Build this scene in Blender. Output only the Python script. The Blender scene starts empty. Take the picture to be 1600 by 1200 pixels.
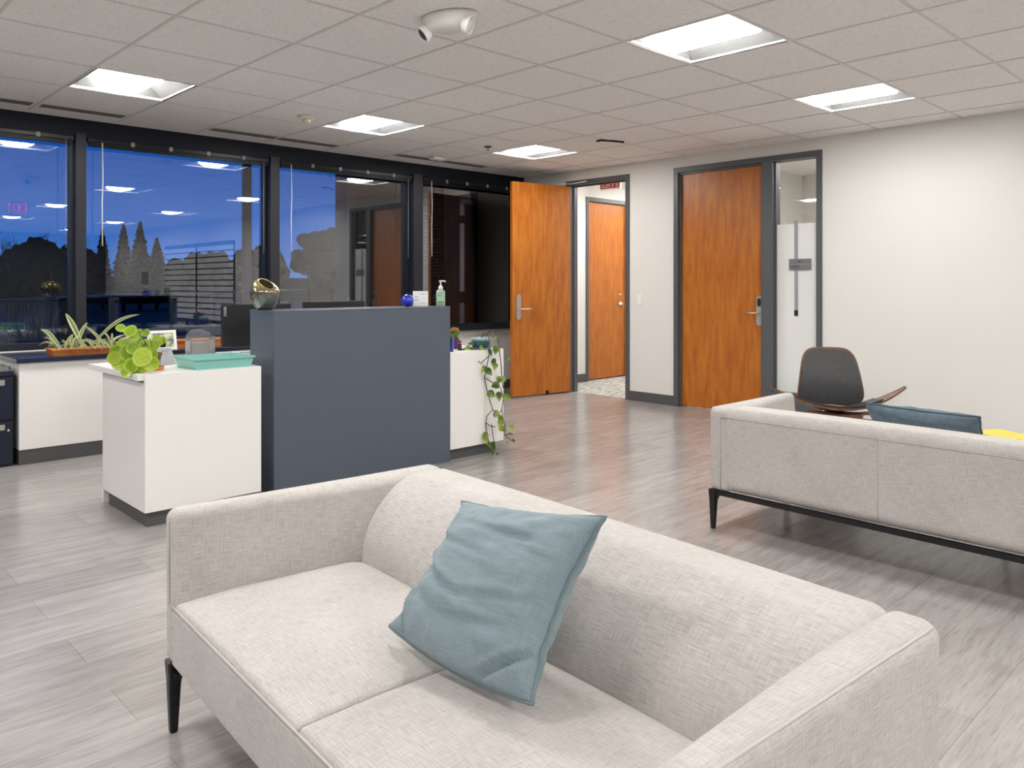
import bpy, bmesh, math, random
from mathutils import Vector, Matrix, noise
random.seed(7)
C = bpy.context.scene.collection
PI = math.pi
R = math.radians

# ------------------------------------------------------------------ camera
CAMH = 1.207
FPX, CYP, YAW = 1231.7, 444.45, 0.8039
cam_d = bpy.data.cameras.new('camera'); cam = bpy.data.objects.new('camera', cam_d); C.objects.link(cam)
cam.location = (0, 0, CAMH)
cam.rotation_euler = (PI/2, 0, YAW - PI/2)
cam_d.sensor_width = 36; cam_d.lens = FPX*36/1600
cam_d.shift_y = -(600 - CYP)/1600
cam_d.clip_start = 0.02; cam_d.clip_end = 500
bpy.context.scene.camera = cam

# ------------------------------------------------------------------ world: dusk sky
w = bpy.data.worlds.new('dusk_sky'); bpy.context.scene.world = w; w.use_nodes = True
nt = w.node_tree; nt.nodes.clear()
out = nt.nodes.new('ShaderNodeOutputWorld'); bg = nt.nodes.new('ShaderNodeBackground')
tc = nt.nodes.new('ShaderNodeTexCoord'); sp = nt.nodes.new('ShaderNodeSeparateXYZ'); cr = nt.nodes.new('ShaderNodeValToRGB')
nt.links.new(tc.outputs['Generated'], sp.inputs[0]); nt.links.new(sp.outputs[2], cr.inputs[0])
nt.links.new(cr.outputs[0], bg.inputs[0]); nt.links.new(bg.outputs[0], out.inputs[0])
e = cr.color_ramp.elements
e[0].position = 0.0; e[0].color = (0.05, 0.13, 0.36, 1)
e[1].position = 0.6; e[1].color = (0.005, 0.03, 0.13, 1)
k = e.new(0.06); k.color = (0.02, 0.095, 0.34, 1)
k = e.new(0.18); k.color = (0.001, 0.045, 0.22, 1)
bg.inputs[1].default_value = 0.95

# ------------------------------------------------------------------ light levels
LAMP = 30.0          # lit lens of every ceiling troffer
sc = bpy.context.scene
sc.view_settings.view_transform = 'Standard'; sc.view_settings.look = 'None'
sc.view_settings.exposure = 0.76; sc.view_settings.gamma = 1.0
sc.view_settings.use_curve_mapping = False
sc.cycles.use_denoising = True
sc.cycles.max_bounces = 10; sc.cycles.diffuse_bounces = 6; sc.cycles.glossy_bounces = 5
sc.cycles.transparent_max_bounces = 12; sc.cycles.transmission_bounces = 6
sc.cycles.caustics_reflective = False; sc.cycles.caustics_refractive = False
sc.cycles.sample_clamp_indirect = 6

CEIL = 2.472
XR = 6.60      # right wall plane
YW = 6.67      # window wall plane
T = 0.61
GX, GY = 0.827, 3.766   # ceiling grid origin

def at(px, py, F):
    """world point seen at pixel (px,py) of the 1600x1200 frame, F metres deep"""
    Rr = (px-800)/FPX*F; Z = CAMH - (py-CYP)/FPX*F
    c, s = math.cos(YAW), math.sin(YAW)
    return Vector((F*c + Rr*s, F*s - Rr*c, Z))

# ------------------------------------------------------------------ materials
def mat(name, col, rough=0.5, metal=0.0, spec=0.5, **kw):
    m = bpy.data.materials.new(name); m.use_nodes = True
    b = m.node_tree.nodes['Principled BSDF']
    b.inputs['Base Color'].default_value = (*col, 1)
    b.inputs['Roughness'].default_value = rough
    b.inputs['Metallic'].default_value = metal
    b.inputs['Specular IOR Level'].default_value = spec
    for k, v in kw.items(): b.inputs[k.replace('_', ' ')].default_value = v
    return m
def N(m, t, **kw):
    n = m.node_tree.nodes.new(t)
    for k, v in kw.items():
        if k in n.inputs: n.inputs[k].default_value = v
        else: setattr(n, k, v)
    return n
def L(m, a, b): m.node_tree.links.new(a, b)
def coords(m, kind='Object', scale=(1, 1, 1), rot=(0, 0, 0)):
    tc = N(m, 'ShaderNodeTexCoord'); mp = N(m, 'ShaderNodeMapping')
    mp.inputs['Scale'].default_value = scale; mp.inputs['Rotation'].default_value = rot
    L(m, tc.outputs[kind], mp.inputs[0]); return mp.outputs[0]
def noise_mix(m, c1, c2, scale=(1, 1, 1), nscale=5, detail=4, lo=.35, hi=.65, kind='Object', bump=0, dist=.002, rough=.5, distort=0):
    b = m.node_tree.nodes['Principled BSDF']
    n = N(m, 'ShaderNodeTexNoise'); n.inputs['Scale'].default_value = nscale; n.inputs['Detail'].default_value = detail
    n.inputs['Roughness'].default_value = rough; n.inputs['Distortion'].default_value = distort
    L(m, coords(m, kind, scale), n.inputs['Vector'])
    r = N(m, 'ShaderNodeValToRGB'); r.color_ramp.elements[0].position = lo; r.color_ramp.elements[1].position = hi
    r.color_ramp.elements[0].color = (*c1, 1); r.color_ramp.elements[1].color = (*c2, 1)
    L(m, n.outputs[0], r.inputs[0]); L(m, r.outputs[0], b.inputs['Base Color'])
    if bump:
        bp = N(m, 'ShaderNodeBump'); bp.inputs['Strength'].default_value = bump; bp.inputs['Distance'].default_value = dist
        L(m, n.outputs[0], bp.inputs['Height']); L(m, bp.outputs[0], b.inputs['Normal'])
    return r

M = {}
M['wall'] = mat('wall_paint', (.74, .73, .70), .6)
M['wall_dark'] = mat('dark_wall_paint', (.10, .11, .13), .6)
M['ceiling'] = mat('ceiling_tile', (.55, .53, .515), .9, spec=.1)
noise_mix(M['ceiling'], (.78, .76, .75), (.90, .885, .87), nscale=75, detail=3, lo=.28, hi=.5, bump=.25)
M['tee'] = mat('ceiling_tee', (.70, .68, .66), .5)
M['slot'] = mat('slot_black', (.012, .012, .012), 1, spec=0)
M['window_metal'] = mat('dark_window_metal', (.012, .014, .022), .38)
M['frame'] = mat('door_frame_grey', (.085, .09, .10), .4)
M['base'] = mat('vinyl_baseboard', (.08, .08, .08), .45)
M['white_lam'] = mat('white_laminate', (.84, .83, .80), .35)
M['blue_lam'] = mat('slate_blue_laminate', (.088, .106, .14), .42)
M['dark_top'] = mat('dark_countertop', (.015, .02, .045), .22)
M['black'] = mat('black_plastic', (.012, .012, .014), .4)
M['black_metal'] = mat('black_metal', (.01, .01, .011), .35, .3)
M['cabinet'] = mat('black_cabinet_paint', (.008, .012, .03), .3)
M['steel'] = mat('satin_steel', (.62, .60, .57), .3, .9)
M['white_plastic'] = mat('white_plastic', (.82, .81, .78), .35)
M['cream_plastic'] = mat('cream_plastic', (.72, .68, .56), .4)
M['troffer'] = mat('troffer_white', (.88, .88, .87), .4)
M['reflector'] = mat('troffer_reflector', (.09, .09, .09), .35)
M['header'] = mat('black_header', (.004, .006, .016), .5, spec=.3)
M['terracotta'] = mat('terracotta', (.62, .21, .05), .5)
noise_mix(M['terracotta'], (.52, .16, .035), (.68, .25, .07), nscale=14)
M['teal'] = mat('teal_tray', (.22, .52, .465), .4)
M['soil'] = mat('soil', (.05, .03, .02), .9)
M['red_sign'] = mat('red_sign', (.7, .05, .06), .4, Emission_Color=(1, .06, .08, 1), Emission_Strength=.9)
M['paper'] = mat('paper', (.85, .85, .83), .6)
M['ink'] = mat('grey_ink', (.30, .31, .33), .6)
M['ink_dark'] = mat('dark_ink', (.06, .06, .07), .6)
M['slat'] = mat('white_blind_slat', (.92, .92, .92), .5)
M['yellow'] = mat('yellow_cover', (.80, .62, .02), .35)
M['rubber'] = mat('rubber', (.02, .02, .02), .7)

def emit(name, col, s):
    m = bpy.data.materials.new(name); m.use_nodes = True
    b = m.node_tree.nodes['Principled BSDF']
    b.inputs['Base Color'].default_value = (.9, .9, .9, 1)
    b.inputs['Emission Color'].default_value = (*col, 1); b.inputs['Emission Strength'].default_value = s
    return m
M['lens'] = emit('lit_lens', (1.0, .98, .95), LAMP)

def pane_glass(name, refl, tint=(1, 1, 1)):
    m = bpy.data.materials.new(name); m.use_nodes = True
    nt = m.node_tree; nt.nodes.clear()
    o = nt.nodes.new('ShaderNodeOutputMaterial'); mx = nt.nodes.new('ShaderNodeMixShader')
    tr = nt.nodes.new('ShaderNodeBsdfTransparent'); gl = nt.nodes.new('ShaderNodeBsdfGlossy')
    fr = nt.nodes.new('ShaderNodeFresnel'); fr.inputs[0].default_value = 1.5
    mul = nt.nodes.new('ShaderNodeMath'); mul.operation = 'MULTIPLY'; mul.use_clamp = True
    mul.inputs[1].default_value = refl
    tr.inputs[0].default_value = (*tint, 1); gl.inputs['Roughness'].default_value = 0.0
    gl.inputs[0].default_value = (1, 1, 1, 1)
    nt.links.new(fr.outputs[0], mul.inputs[0]); nt.links.new(mul.outputs[0], mx.inputs[0])
    nt.links.new(tr.outputs[0], mx.inputs[1]); nt.links.new(gl.outputs[0], mx.inputs[2])
    nt.links.new(mx.outputs[0], o.inputs[0])
    return m
M['glass'] = pane_glass('window_glass', 2.0, (.97, .98, 1))
M['clear'] = pane_glass('clear_acrylic', 2.0, (.88, .9, .92))
def milky(name, k):
    m = pane_glass(name, 2.0, (.95, .96, .97)); nt = m.node_tree
    o = [n for n in nt.nodes if n.type == 'OUTPUT_MATERIAL'][0]; src = o.inputs[0].links[0].from_socket
    d = nt.nodes.new('ShaderNodeBsdfDiffuse'); d.inputs[0].default_value = (.8, .81, .82, 1)
    mx = nt.nodes.new('ShaderNodeMixShader'); mx.inputs[0].default_value = k
    nt.links.new(src, mx.inputs[1]); nt.links.new(d.outputs[0], mx.inputs[2]); nt.links.new(mx.outputs[0], o.inputs[0]); return m
M['clear'] = milky('clear_acrylic', .16); M['hazy'] = milky('hazy_acrylic', .40)
M['side_glass'] = pane_glass('sidelight_glass', 1.6, (.95, .95, .95))

def frosted():
    m = bpy.data.materials.new('frosted_film'); m.use_nodes = True
    nt = m.node_tree; nt.nodes.clear()
    o = nt.nodes.new('ShaderNodeOutputMaterial')
    a = nt.nodes.new('ShaderNodeBsdfDiffuse'); b = nt.nodes.new('ShaderNodeBsdfTranslucent')
    mx = nt.nodes.new('ShaderNodeMixShader'); mx.inputs[0].default_value = .12
    a.inputs[0].default_value = (.90, .91, .89, 1); b.inputs[0].default_value = (.85, .86, .84, 1)
    t = nt.nodes.new('ShaderNodeBsdfTransparent'); m2 = nt.nodes.new('ShaderNodeMixShader'); m2.inputs[0].default_value = .12
    nt.links.new(a.outputs[0], mx.inputs[1]); nt.links.new(b.outputs[0], mx.inputs[2])
    nt.links.new(mx.outputs[0], m2.inputs[1]); nt.links.new(t.outputs[0], m2.inputs[2])
    nt.links.new(m2.outputs[0], o.inputs[0]); return m
M['frosted'] = frosted()

# door veneer
def wood(name, c1, c2, c3, rough=.3):
    m = mat(name, c2, rough)
    b = m.node_tree.nodes['Principled BSDF']
    n = N(m, 'ShaderNodeTexNoise'); n.inputs['Scale'].default_value = 5; n.inputs['Detail'].default_value = 6; n.inputs['Distortion'].default_value = .6
    L(m, coords(m, 'UV', (4.5, .55, 1)), n.inputs['Vector'])
    n2 = N(m, 'ShaderNodeTexNoise'); n2.inputs['Scale'].default_value = 60; n2.inputs['Detail'].default_value = 4
    L(m, coords(m, 'UV', (4, .12, 1)), n2.inputs['Vector'])
    vo = N(m, 'ShaderNodeTexVoronoi'); vo.inputs['Scale'].default_value = 3.2
    dn = N(m, 'ShaderNodeTexNoise'); dn.inputs['Scale'].default_value = 3.0; dn.inputs['Detail'].default_value = 3
    L(m, coords(m, 'UV', (1.6, 1, 1)), dn.inputs['Vector'])
    ww = N(m, 'ShaderNodeMath'); ww.operation = 'MULTIPLY'; ww.inputs[1].default_value = 26
    L(m, dn.outputs[0], ww.inputs[0])
    sn = N(m, 'ShaderNodeMath'); sn.operation = 'SINE'; L(m, ww.outputs[0], sn.inputs[0])
    a = N(m, 'ShaderNodeMath'); a.operation = 'MULTIPLY_ADD'; a.inputs[1].default_value = .032; L(m, sn.outputs[0], a.inputs[0]); L(m, n.outputs[0], a.inputs[2])
    a2 = N(m, 'ShaderNodeMath'); a2.operation = 'MULTIPLY_ADD'; a2.inputs[1].default_value = .18; L(m, n2.outputs[0], a2.inputs[0]); L(m, a.outputs[0], a2.inputs[2])
    r = N(m, 'ShaderNodeValToRGB'); e = r.color_ramp.elements
    e[0].position = .38; e[0].color = (*c1, 1); e[1].position = .80; e[1].color = (*c3, 1)
    k = e.new(.58); k.color = (*c2, 1)
    L(m, a2.outputs[0], r.inputs[0]); L(m, r.outputs[0], b.inputs['Base Color'])
    m.node_tree.nodes.remove(vo)
    return m
M['cherry'] = wood('cherry_veneer', (.35, .092, .008), (.42, .125, .009), (.50, .17, .016), .36)
M['walnut'] = wood('walnut', (.10, .045, .022), (.16, .075, .04), (.24, .12, .07), .35)
M['leather'] = mat('dark_leather', (.032, .032, .034), .42)
noise_mix(M['leather'], (.036, .036, .038), (.05, .05, .052), nscale=60, bump=.15)

# woven upholstery
def fabric(name, ca, cb, cc, s=1.0, bump=.25, rough=.85):
    m = mat(name, cb, rough, spec=.15)
    m.node_tree.nodes['Principled BSDF'].inputs['Sheen Weight'].default_value = .15
    b = m.node_tree.nodes['Principled BSDF']
    def nz(sc, ns, det=2):
        n = N(m, 'ShaderNodeTexNoise'); n.inputs['Scale'].default_value = ns; n.inputs['Detail'].default_value = det
        L(m, coords(m, 'UV', sc), n.inputs['Vector']); return n.outputs[0]
    h = nz((1*s, 14*s, 1), 26); v = nz((14*s, 1*s, 1), 26); big = nz((1, 1, 1), 5)
    mx = N(m, 'ShaderNodeMath'); mx.operation = 'ADD'; L(m, h, mx.inputs[0]); mx.operation = 'MULTIPLY_ADD'; mx.inputs[1].default_value = 1.35; L(m, v, mx.inputs[2])
    m3 = N(m, 'ShaderNodeMath'); m3.operation = 'MULTIPLY_ADD'; m3.inputs[1].default_value = .5; L(m, big, m3.inputs[0]); L(m, mx.outputs[0], m3.inputs[2])
    dv = N(m, 'ShaderNodeMath'); dv.operation = 'MULTIPLY'; dv.inputs[1].default_value = .351; L(m, m3.outputs[0], dv.inputs[0])
    r = N(m, 'ShaderNodeValToRGB'); e = r.color_ramp.elements
    e[0].position = .39; e[0].color = (*ca, 1); e[1].position = .62; e[1].color = (*cc, 1)
    k = e.new(.50); k.color = (*cb, 1)
    L(m, dv.outputs[0], r.inputs[0]); L(m, r.outputs[0], b.inputs['Base Color'])
    bp = N(m, 'ShaderNodeBump'); bp.inputs['Strength'].default_value = bump; bp.inputs['Distance'].default_value = .0015
    L(m, mx.outputs[0], bp.inputs['Height']); L(m, bp.outputs[0], b.inputs['Normal'])
    return m
M['linen'] = fabric('oatmeal_linen', (.39, .362, .34), (.47, .447, .424), (.54, .518, .495))
M['seam'] = mat('linen_piping', (.50, .48, .455), .85)
M['seam_dark'] = mat('linen_seam', (.33, .31, .30), .9)
M['teal_cloth'] = fabric('dusty_teal_cloth', (.185, .242, .268), (.21, .272, .30), (.232, .296, .325), .8, .2)
M['blue_cloth'] = fabric('dusty_blue_cloth', (.08, .115, .15), (.105, .145, .185), (.13, .175, .215), .8, .2)
M['teal_pipe'] = mat('teal_piping', (.15, .205, .228), .85)
M['navy_pipe'] = mat('dark_teal_piping', (.04, .075, .095), .8)

# floor planks
def floor_mat():
    m = mat('vinyl_plank', (.45, .43, .42), .21, spec=.5)
    b = m.node_tree.nodes['Principled BSDF']
    br = N(m, 'ShaderNodeTexBrick')
    br.inputs['Scale'].default_value = 1; br.inputs['Brick Width'].default_value = 1.22; br.inputs['Row Height'].default_value = .229
    br.inputs['Mortar Size'].default_value = .0012; br.inputs['Mortar Smooth'].default_value = .3; br.inputs['Bias'].default_value = 0
    br.inputs['Color1'].default_value = (.33, .308, .30, 1); br.inputs['Color2'].default_value = (.395, .374, .364, 1); br.inputs['Mortar'].default_value = (.23, .22, .215, 1)
    br.offset = .37; br.offset_frequency = 2
    L(m, coords(m, 'Object'), br.inputs['Vector'])
    n = N(m, 'ShaderNodeTexNoise'); n.inputs['Scale'].default_value = 5.5; n.inputs['Detail'].default_value = 6; n.inputs['Roughness'].default_value = .6; n.inputs['Distortion'].default_value = .5
    L(m, coords(m, 'Object', (.55, 4.2, 1)), n.inputs['Vector'])
    n2 = N(m, 'ShaderNodeTexNoise'); n2.inputs['Scale'].default_value = 30; n2.inputs['Detail'].default_value = 5
    L(m, coords(m, 'Object', (.35, 5, 1)), n2.inputs['Vector'])
    r = N(m, 'ShaderNodeValToRGB'); e = r.color_ramp.elements
    e[0].position = .30; e[0].color = (.80, .775, .77, 1); e[1].position = .70; e[1].color = (1.12, 1.14, 1.135, 1)
    L(m, n.outputs[0], r.inputs[0])
    r2 = N(m, 'ShaderNodeValToRGB'); e = r2.color_ramp.elements
    e[0].position = .33; e[0].color = (.82, .80, .79, 1); e[1].position = .49; e[1].color = (1, 1, 1, 1)
    L(m, n2.outputs[0], r2.inputs[0])
    def mul(a, c):
        x = N(m, 'ShaderNodeMix'); x.data_type = 'RGBA'; x.blend_type = 'MULTIPLY'; x.clamp_result = False
        x.inputs['Factor'].default_value = 1; L(m, a, x.inputs['A']); L(m, c, x.inputs['B']); return x.outputs['Result']
    c = mul(mul(br.outputs['Color'], r.outputs[0]), r2.outputs[0])
    L(m, c, b.inputs['Base Color'])
    bp = N(m, 'ShaderNodeBump'); bp.inputs['Strength'].default_value = .10; bp.inputs['Distance'].default_value = .002
    L(m, n.outputs[0], bp.inputs['Height']); L(m, bp.outputs[0], b.inputs['Normal'])
    return m
M['floor'] = floor_mat()
M['carpet'] = mat('striped_carpet', (.4, .4, .38), .95, spec=.05)
noise_mix(M['carpet'], (.16, .16, .15), (.62, .62, .58), scale=(1, 6, 1), nscale=9, lo=.4, hi=.56)
M['ground'] = mat('dark_ground', (.035, .04, .05), .8)
noise_mix(M['ground'], (.02, .025, .03), (.06, .065, .07), nscale=1.2)
M['tree'] = mat('dusk_foliage', (.010, .013, .014), 1, spec=0)
M['wing'] = mat('dark_cladding', (.028, .03, .036), .5)

def leaf_mat(name, c1, c2, scale=6, rough=.35):
    m = mat(name, c1, rough); noise_mix(m, c1, c2, nscale=scale, lo=.4, hi=.6)
    b = m.node_tree.nodes['Principled BSDF']
    b.inputs['Subsurface Weight'].default_value = 0.0
    return m
M['pilea'] = mat('round_leaf_green', (.2, .4, .02), .35)
def pilea_mat(m):
    b = m.node_tree.nodes['Principled BSDF']; tc = N(m, 'ShaderNodeTexCoord'); s = N(m, 'ShaderNodeSeparateXYZ'); L(m, tc.outputs['UV'], s.inputs[0])
    wn = N(m, 'ShaderNodeTexWhiteNoise'); wn.noise_dimensions = '1D'; L(m, s.outputs[1], wn.inputs['W'])
    ns = N(m, 'ShaderNodeTexNoise'); ns.inputs['Scale'].default_value = 55; L(m, tc.outputs['Object'], ns.inputs['Vector'])
    a = N(m, 'ShaderNodeMath'); a.operation = 'MULTIPLY_ADD'; a.inputs[1].default_value = .75; L(m, wn.outputs[0], a.inputs[0])
    a2 = N(m, 'ShaderNodeMath'); a2.operation = 'MULTIPLY_ADD'; a2.inputs[1].default_value = .5; a2.inputs[2].default_value = -.12; L(m, ns.outputs[0], a2.inputs[0]); L(m, a2.outputs[0], a.inputs[2])
    r = N(m, 'ShaderNodeValToRGB'); e = r.color_ramp.elements; e[0].color = (.10, .24, .008, 1); e[1].color = (.48, .58, .06, 1); e[1].position = .95
    k = e.new(.5); k.color = (.24, .40, .015, 1); L(m, a.outputs[0], r.inputs[0])
    r2 = N(m, 'ShaderNodeValToRGB'); e = r2.color_ramp.elements; e[0].position = .72; e[0].color = (0, 0, 0, 1); e[1].position = .98; e[1].color = (.6, .6, .6, 1)
    L(m, s.outputs[0], r2.inputs[0])
    x = N(m, 'ShaderNodeMix'); x.data_type = 'RGBA'; x.inputs['B'].default_value = (.55, .65, .12, 1); L(m, r2.outputs[0], x.inputs['Factor']); L(m, r.outputs[0], x.inputs['A'])
    L(m, x.outputs['Result'], b.inputs['Base Color'])
pilea_mat(M['pilea'])
M['pothos'] = leaf_mat('trailing_leaf_green', (.05, .12, .02), (.38, .44, .08), 9)
M['vine'] = mat('vine_brown', (.07, .055, .03), .7)
M['striped'] = mat('striped_leaf', (.5, .55, .3), .45)
def striped_leaf():
    m = M['striped']; b = m.node_tree.nodes['Principled BSDF']
    tc = N(m, 'ShaderNodeTexCoord'); s = N(m, 'ShaderNodeSeparateXYZ'); L(m, tc.outputs['UV'], s.inputs[0])
    r = N(m, 'ShaderNodeValToRGB'); e = r.color_ramp.elements; r.color_ramp.interpolation = 'EASE'
    e[0].position = .0; e[0].color = (.66, .66, .40, 1); e[1].position = 1; e[1].color = (.66, .66, .40, 1)
    for p, c in ((.25, (.60, .62, .34)), (.36, (.16, .28, .06)), (.64, (.16, .28, .06)), (.75, (.60, .62, .34))):
        k = e.new(p); k.color = (*c, 1)
    L(m, s.outputs[0], r.inputs[0]); L(m, r.outputs[0], b.inputs['Base Color'])
striped_leaf()

# ------------------------------------------------------------------ mesh helpers
def box_uv(me):
    uv = me.uv_layers.new(name='UVMap') if not me.uv_layers else me.uv_layers[0]
    for p in me.polygons:
        n = p.normal; ax = max(range(3), key=lambda i: abs(n[i]))
        for li in p.loop_indices:
            v = me.vertices[me.loops[li].vertex_index].co
            if ax == 0: uv.data[li].uv = (v.y, v.z)
            elif ax == 1: uv.data[li].uv = (v.x, v.z)
            else: uv.data[li].uv = (v.y, v.x)
def obj(name, bm, m, parent=None, smooth=False, loc=None, uv=True, mods=()):
    me = bpy.data.meshes.new(name)
    if isinstance(bm, tuple):
        me.from_pydata(bm[0], [], bm[1])
        if len(bm) > 2 and bm[2] is not None:
            l = me.uv_layers.new(name='UVMap')
            for p in me.polygons:
                for li in p.loop_indices: l.data[li].uv = bm[2][me.loops[li].vertex_index]
            uv = False
    else:
        bm.normal_update(); bm.to_mesh(me); bm.free()
    me.update()
    if uv: box_uv(me)
    me.materials.append(m)
    if smooth:
        for p in me.polygons: p.use_smooth = True
        if smooth == 'auto':
            try: me.set_sharp_from_angle(angle=R(35))
            except Exception: pass
    o = bpy.data.objects.new(name, me); C.objects.link(o)
    if parent: o.parent = parent
    if loc is not None: o.location = loc
    return o
def empty(name, loc=(0, 0, 0), rz=0, label=None, cat=None, group=None):
    o = bpy.data.objects.new(name, None); C.objects.link(o); o.location = loc; o.rotation_euler = (0, 0, rz)
    o.empty_display_size = .1
    tag(o, label, cat, group); return o
def tag(o, label=None, cat=None, group=None, kind=None):
    if label: o['label'] = label
    if cat: o['category'] = cat
    if group: o['group'] = group
    if kind: o['kind'] = kind
    return o
def struct(o, label=None):
    o['kind'] = 'structure'
    if label: o['label'] = label
    return o
def copy_tree(o, parent=None):
    c = o.copy(); C.objects.link(c); c.parent = parent
    if parent is not None: c.matrix_parent_inverse = o.matrix_parent_inverse.copy()
    for ch in list(KIDS(o)): copy_tree(ch, c)
    return c
def KIDS(o): return [x for x in bpy.data.objects if x.parent == o]

def bx(bm, x0, x1, y0, y1, z0, z1, bev=0, seg=2):
    g = bmesh.ops.create_cube(bm, size=1)
    vs = g['verts']
    for v in vs:
        v.co = Vector(((x0+x1)/2 + v.co.x*(x1-x0), (y0+y1)/2 + v.co.y*(y1-y0), (z0+z1)/2 + v.co.z*(z1-z0)))
    if bev:
        es = list({e for v in vs for e in v.link_edges})
        bmesh.ops.bevel(bm, geom=es, offset=bev, segments=seg, affect='EDGES', profile=.5)
    return bm
def box(x0, x1, y0, y1, z0, z1, bev=0, seg=2): return bx(bmesh.new(), x0, x1, y0, y1, z0, z1, bev, seg)
def boxes(lst):
    bm = bmesh.new()
    for b in lst: bx(bm, *b)
    return bm
def tube(bm, pts, r, n=8, closed=False, taper=None):
    pts = [Vector(p) for p in pts]; rings = []
    m = len(pts); up = Vector((0, 0, 1)); prev = None
    for i, p in enumerate(pts):
        a = pts[(i-1) % m] if (closed or i > 0) else p
        b = pts[(i+1) % m] if (closed or i < m-1) else p
        t = (b-a).normalized() if (b-a).length > 1e-9 else Vector((0, 0, 1))
        if prev is None:
            s = t.cross(up);
            if s.length < .01: s = t.cross(Vector((1, 0, 0)))
        else: s = prev - t*prev.dot(t)
        if s.length < 1e-6: s = t.orthogonal()
        s.normalize(); prev = s; q = t.cross(s)
        rr = r*(taper(i/(m-1)) if taper else 1)
        rings.append([bm.verts.new(p + (s*math.cos(2*PI*k/n) + q*math.sin(2*PI*k/n))*rr) for k in range(n)])
    rng = range(m if closed else m-1)
    for i in rng:
        A, B = rings[i], rings[(i+1) % m]
        for k in range(n): bm.faces.new((A[k], A[(k+1) % n], B[(k+1) % n], B[k]))
    if not closed:
        bm.faces.new(rings[0][::-1]); bm.faces.new(rings[-1])
    return bm
def tubes(lst, n=8):
    bm = bmesh.new()
    for pts, r in lst: tube(bm, pts, r, n)
    bmesh.ops.recalc_face_normals(bm, faces=bm.faces); return bm
def lathe(prof, n=32, bm=None, cx=0, cy=0, sx=1, sy=1, cap=True):
    bm = bm or bmesh.new(); rings = []
    for r, z in prof:
        rings.append([bm.verts.new((cx+sx*r*math.cos(2*PI*k/n), cy+sy*r*math.sin(2*PI*k/n), z)) for k in range(n)])
    for A, B in zip(rings, rings[1:]):
        for k in range(n): bm.faces.new((A[k], A[(k+1) % n], B[(k+1) % n], B[k]))
    if cap:
        if prof[0][0] > 1e-4: bm.faces.new(rings[0][::-1])
        if prof[-1][0] > 1e-4: bm.faces.new(rings[-1])
    bmesh.ops.recalc_face_normals(bm, faces=bm.faces)
    return bm
def prism(pts2, d, axis='y', o=0, bm=None):
    """extrude a 2D outline (a,b) along axis from o to o+d"""
    bm = bm or bmesh.new()
    def mk(a, b, t): return {'y': (a, t, b), 'x': (t, a, b), 'z': (a, b, t)}[axis]
    A = [bm.verts.new(mk(a, b, o)) for a, b in pts2]; B = [bm.verts.new(mk(a, b, o+d)) for a, b in pts2]
    bm.faces.new(A); bm.faces.new(B[::-1]); n = len(A)
    for i in range(n): bm.faces.new((A[i], B[i], B[(i+1) % n], A[(i+1) % n]))
    bmesh.ops.recalc_face_normals(bm, faces=bm.faces); return bm
def rrect(w, h, r, n=6, cx=0, cy=0):
    p = []
    for sx, sy, a0 in ((1, 1, 0), (-1, 1, 90), (-1, -1, 180), (1, -1, 270)):
        for k in range(n+1):
            a = R(a0 + 90*k/n); p.append((cx + sx*(w/2-r) + r*math.cos(a), cy + sy*(h/2-r) + r*math.sin(a)))
    return p
def softbox(x0, x1, y0, y1, z0, z1, r, warp=None, inner=(10, 10, 6), band=5):
    h = Vector(((x1-x0)/2, (y1-y0)/2, (z1-z0)/2)); c = Vector(((x0+x1)/2, (y0+y1)/2, (z0+z1)/2))
    def ax(hh, n):
        b = [hh - r + r*math.tan(PI/4*k/band) for k in range(band+1)]
        i = [-(hh-r) + 2*(hh-r)*k/n for k in range(1, n)]
        return [-v for v in b[::-1]] + i + b
    A = [ax(h[k], inner[k]) for k in range(3)]
    n = [len(a) for a in A]; V = {}; verts = []; faces = []
    def vid(i, j, k):
        key = (i, j, k)
        if key not in V:
            P = Vector((A[0][i], A[1][j], A[2][k]))
            I = Vector([max(-(h[q]-r), min(h[q]-r, P[q])) for q in range(3)])
            d = P - I
            if d.length > 1e-9: P = I + d.normalized()*r
            P += c
            if warp: P = Vector(warp(P.x, P.y, P.z))
            V[key] = len(verts); verts.append(P)
        return V[key]
    for i in range(n[0]-1):
        for j in range(n[1]-1):
            faces.append((vid(i, j, 0), vid(i, j+1, 0), vid(i+1, j+1, 0), vid(i+1, j, 0)))
            q = n[2]-1; faces.append((vid(i, j, q), vid(i+1, j, q), vid(i+1, j+1, q), vid(i, j+1, q)))
    for i in range(n[0]-1):
        for k in range(n[2]-1):
            faces.append((vid(i, 0, k), vid(i+1, 0, k), vid(i+1, 0, k+1), vid(i, 0, k+1)))
            q = n[1]-1; faces.append((vid(i, q, k), vid(i, q, k+1), vid(i+1, q, k+1), vid(i+1, q, k)))
    for j in range(n[1]-1):
        for k in range(n[2]-1):
            faces.append((vid(0, j, k), vid(0, j, k+1), vid(0, j+1, k+1), vid(0, j+1, k)))
            q = n[0]-1; faces.append((vid(q, j, k), vid(q, j+1, k), vid(q, j+1, k+1), vid(q, j, k+1)))
    return (verts, faces)

# ================================================================== SHELL
X0, Y0 = -5.5, -8.6      # far ends of the room behind the camera
struct(obj('floor', box(X0, XR+.06, Y0, YW+.1, -.06, 0), M['floor']), 'light grey wood look plank floor')
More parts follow.
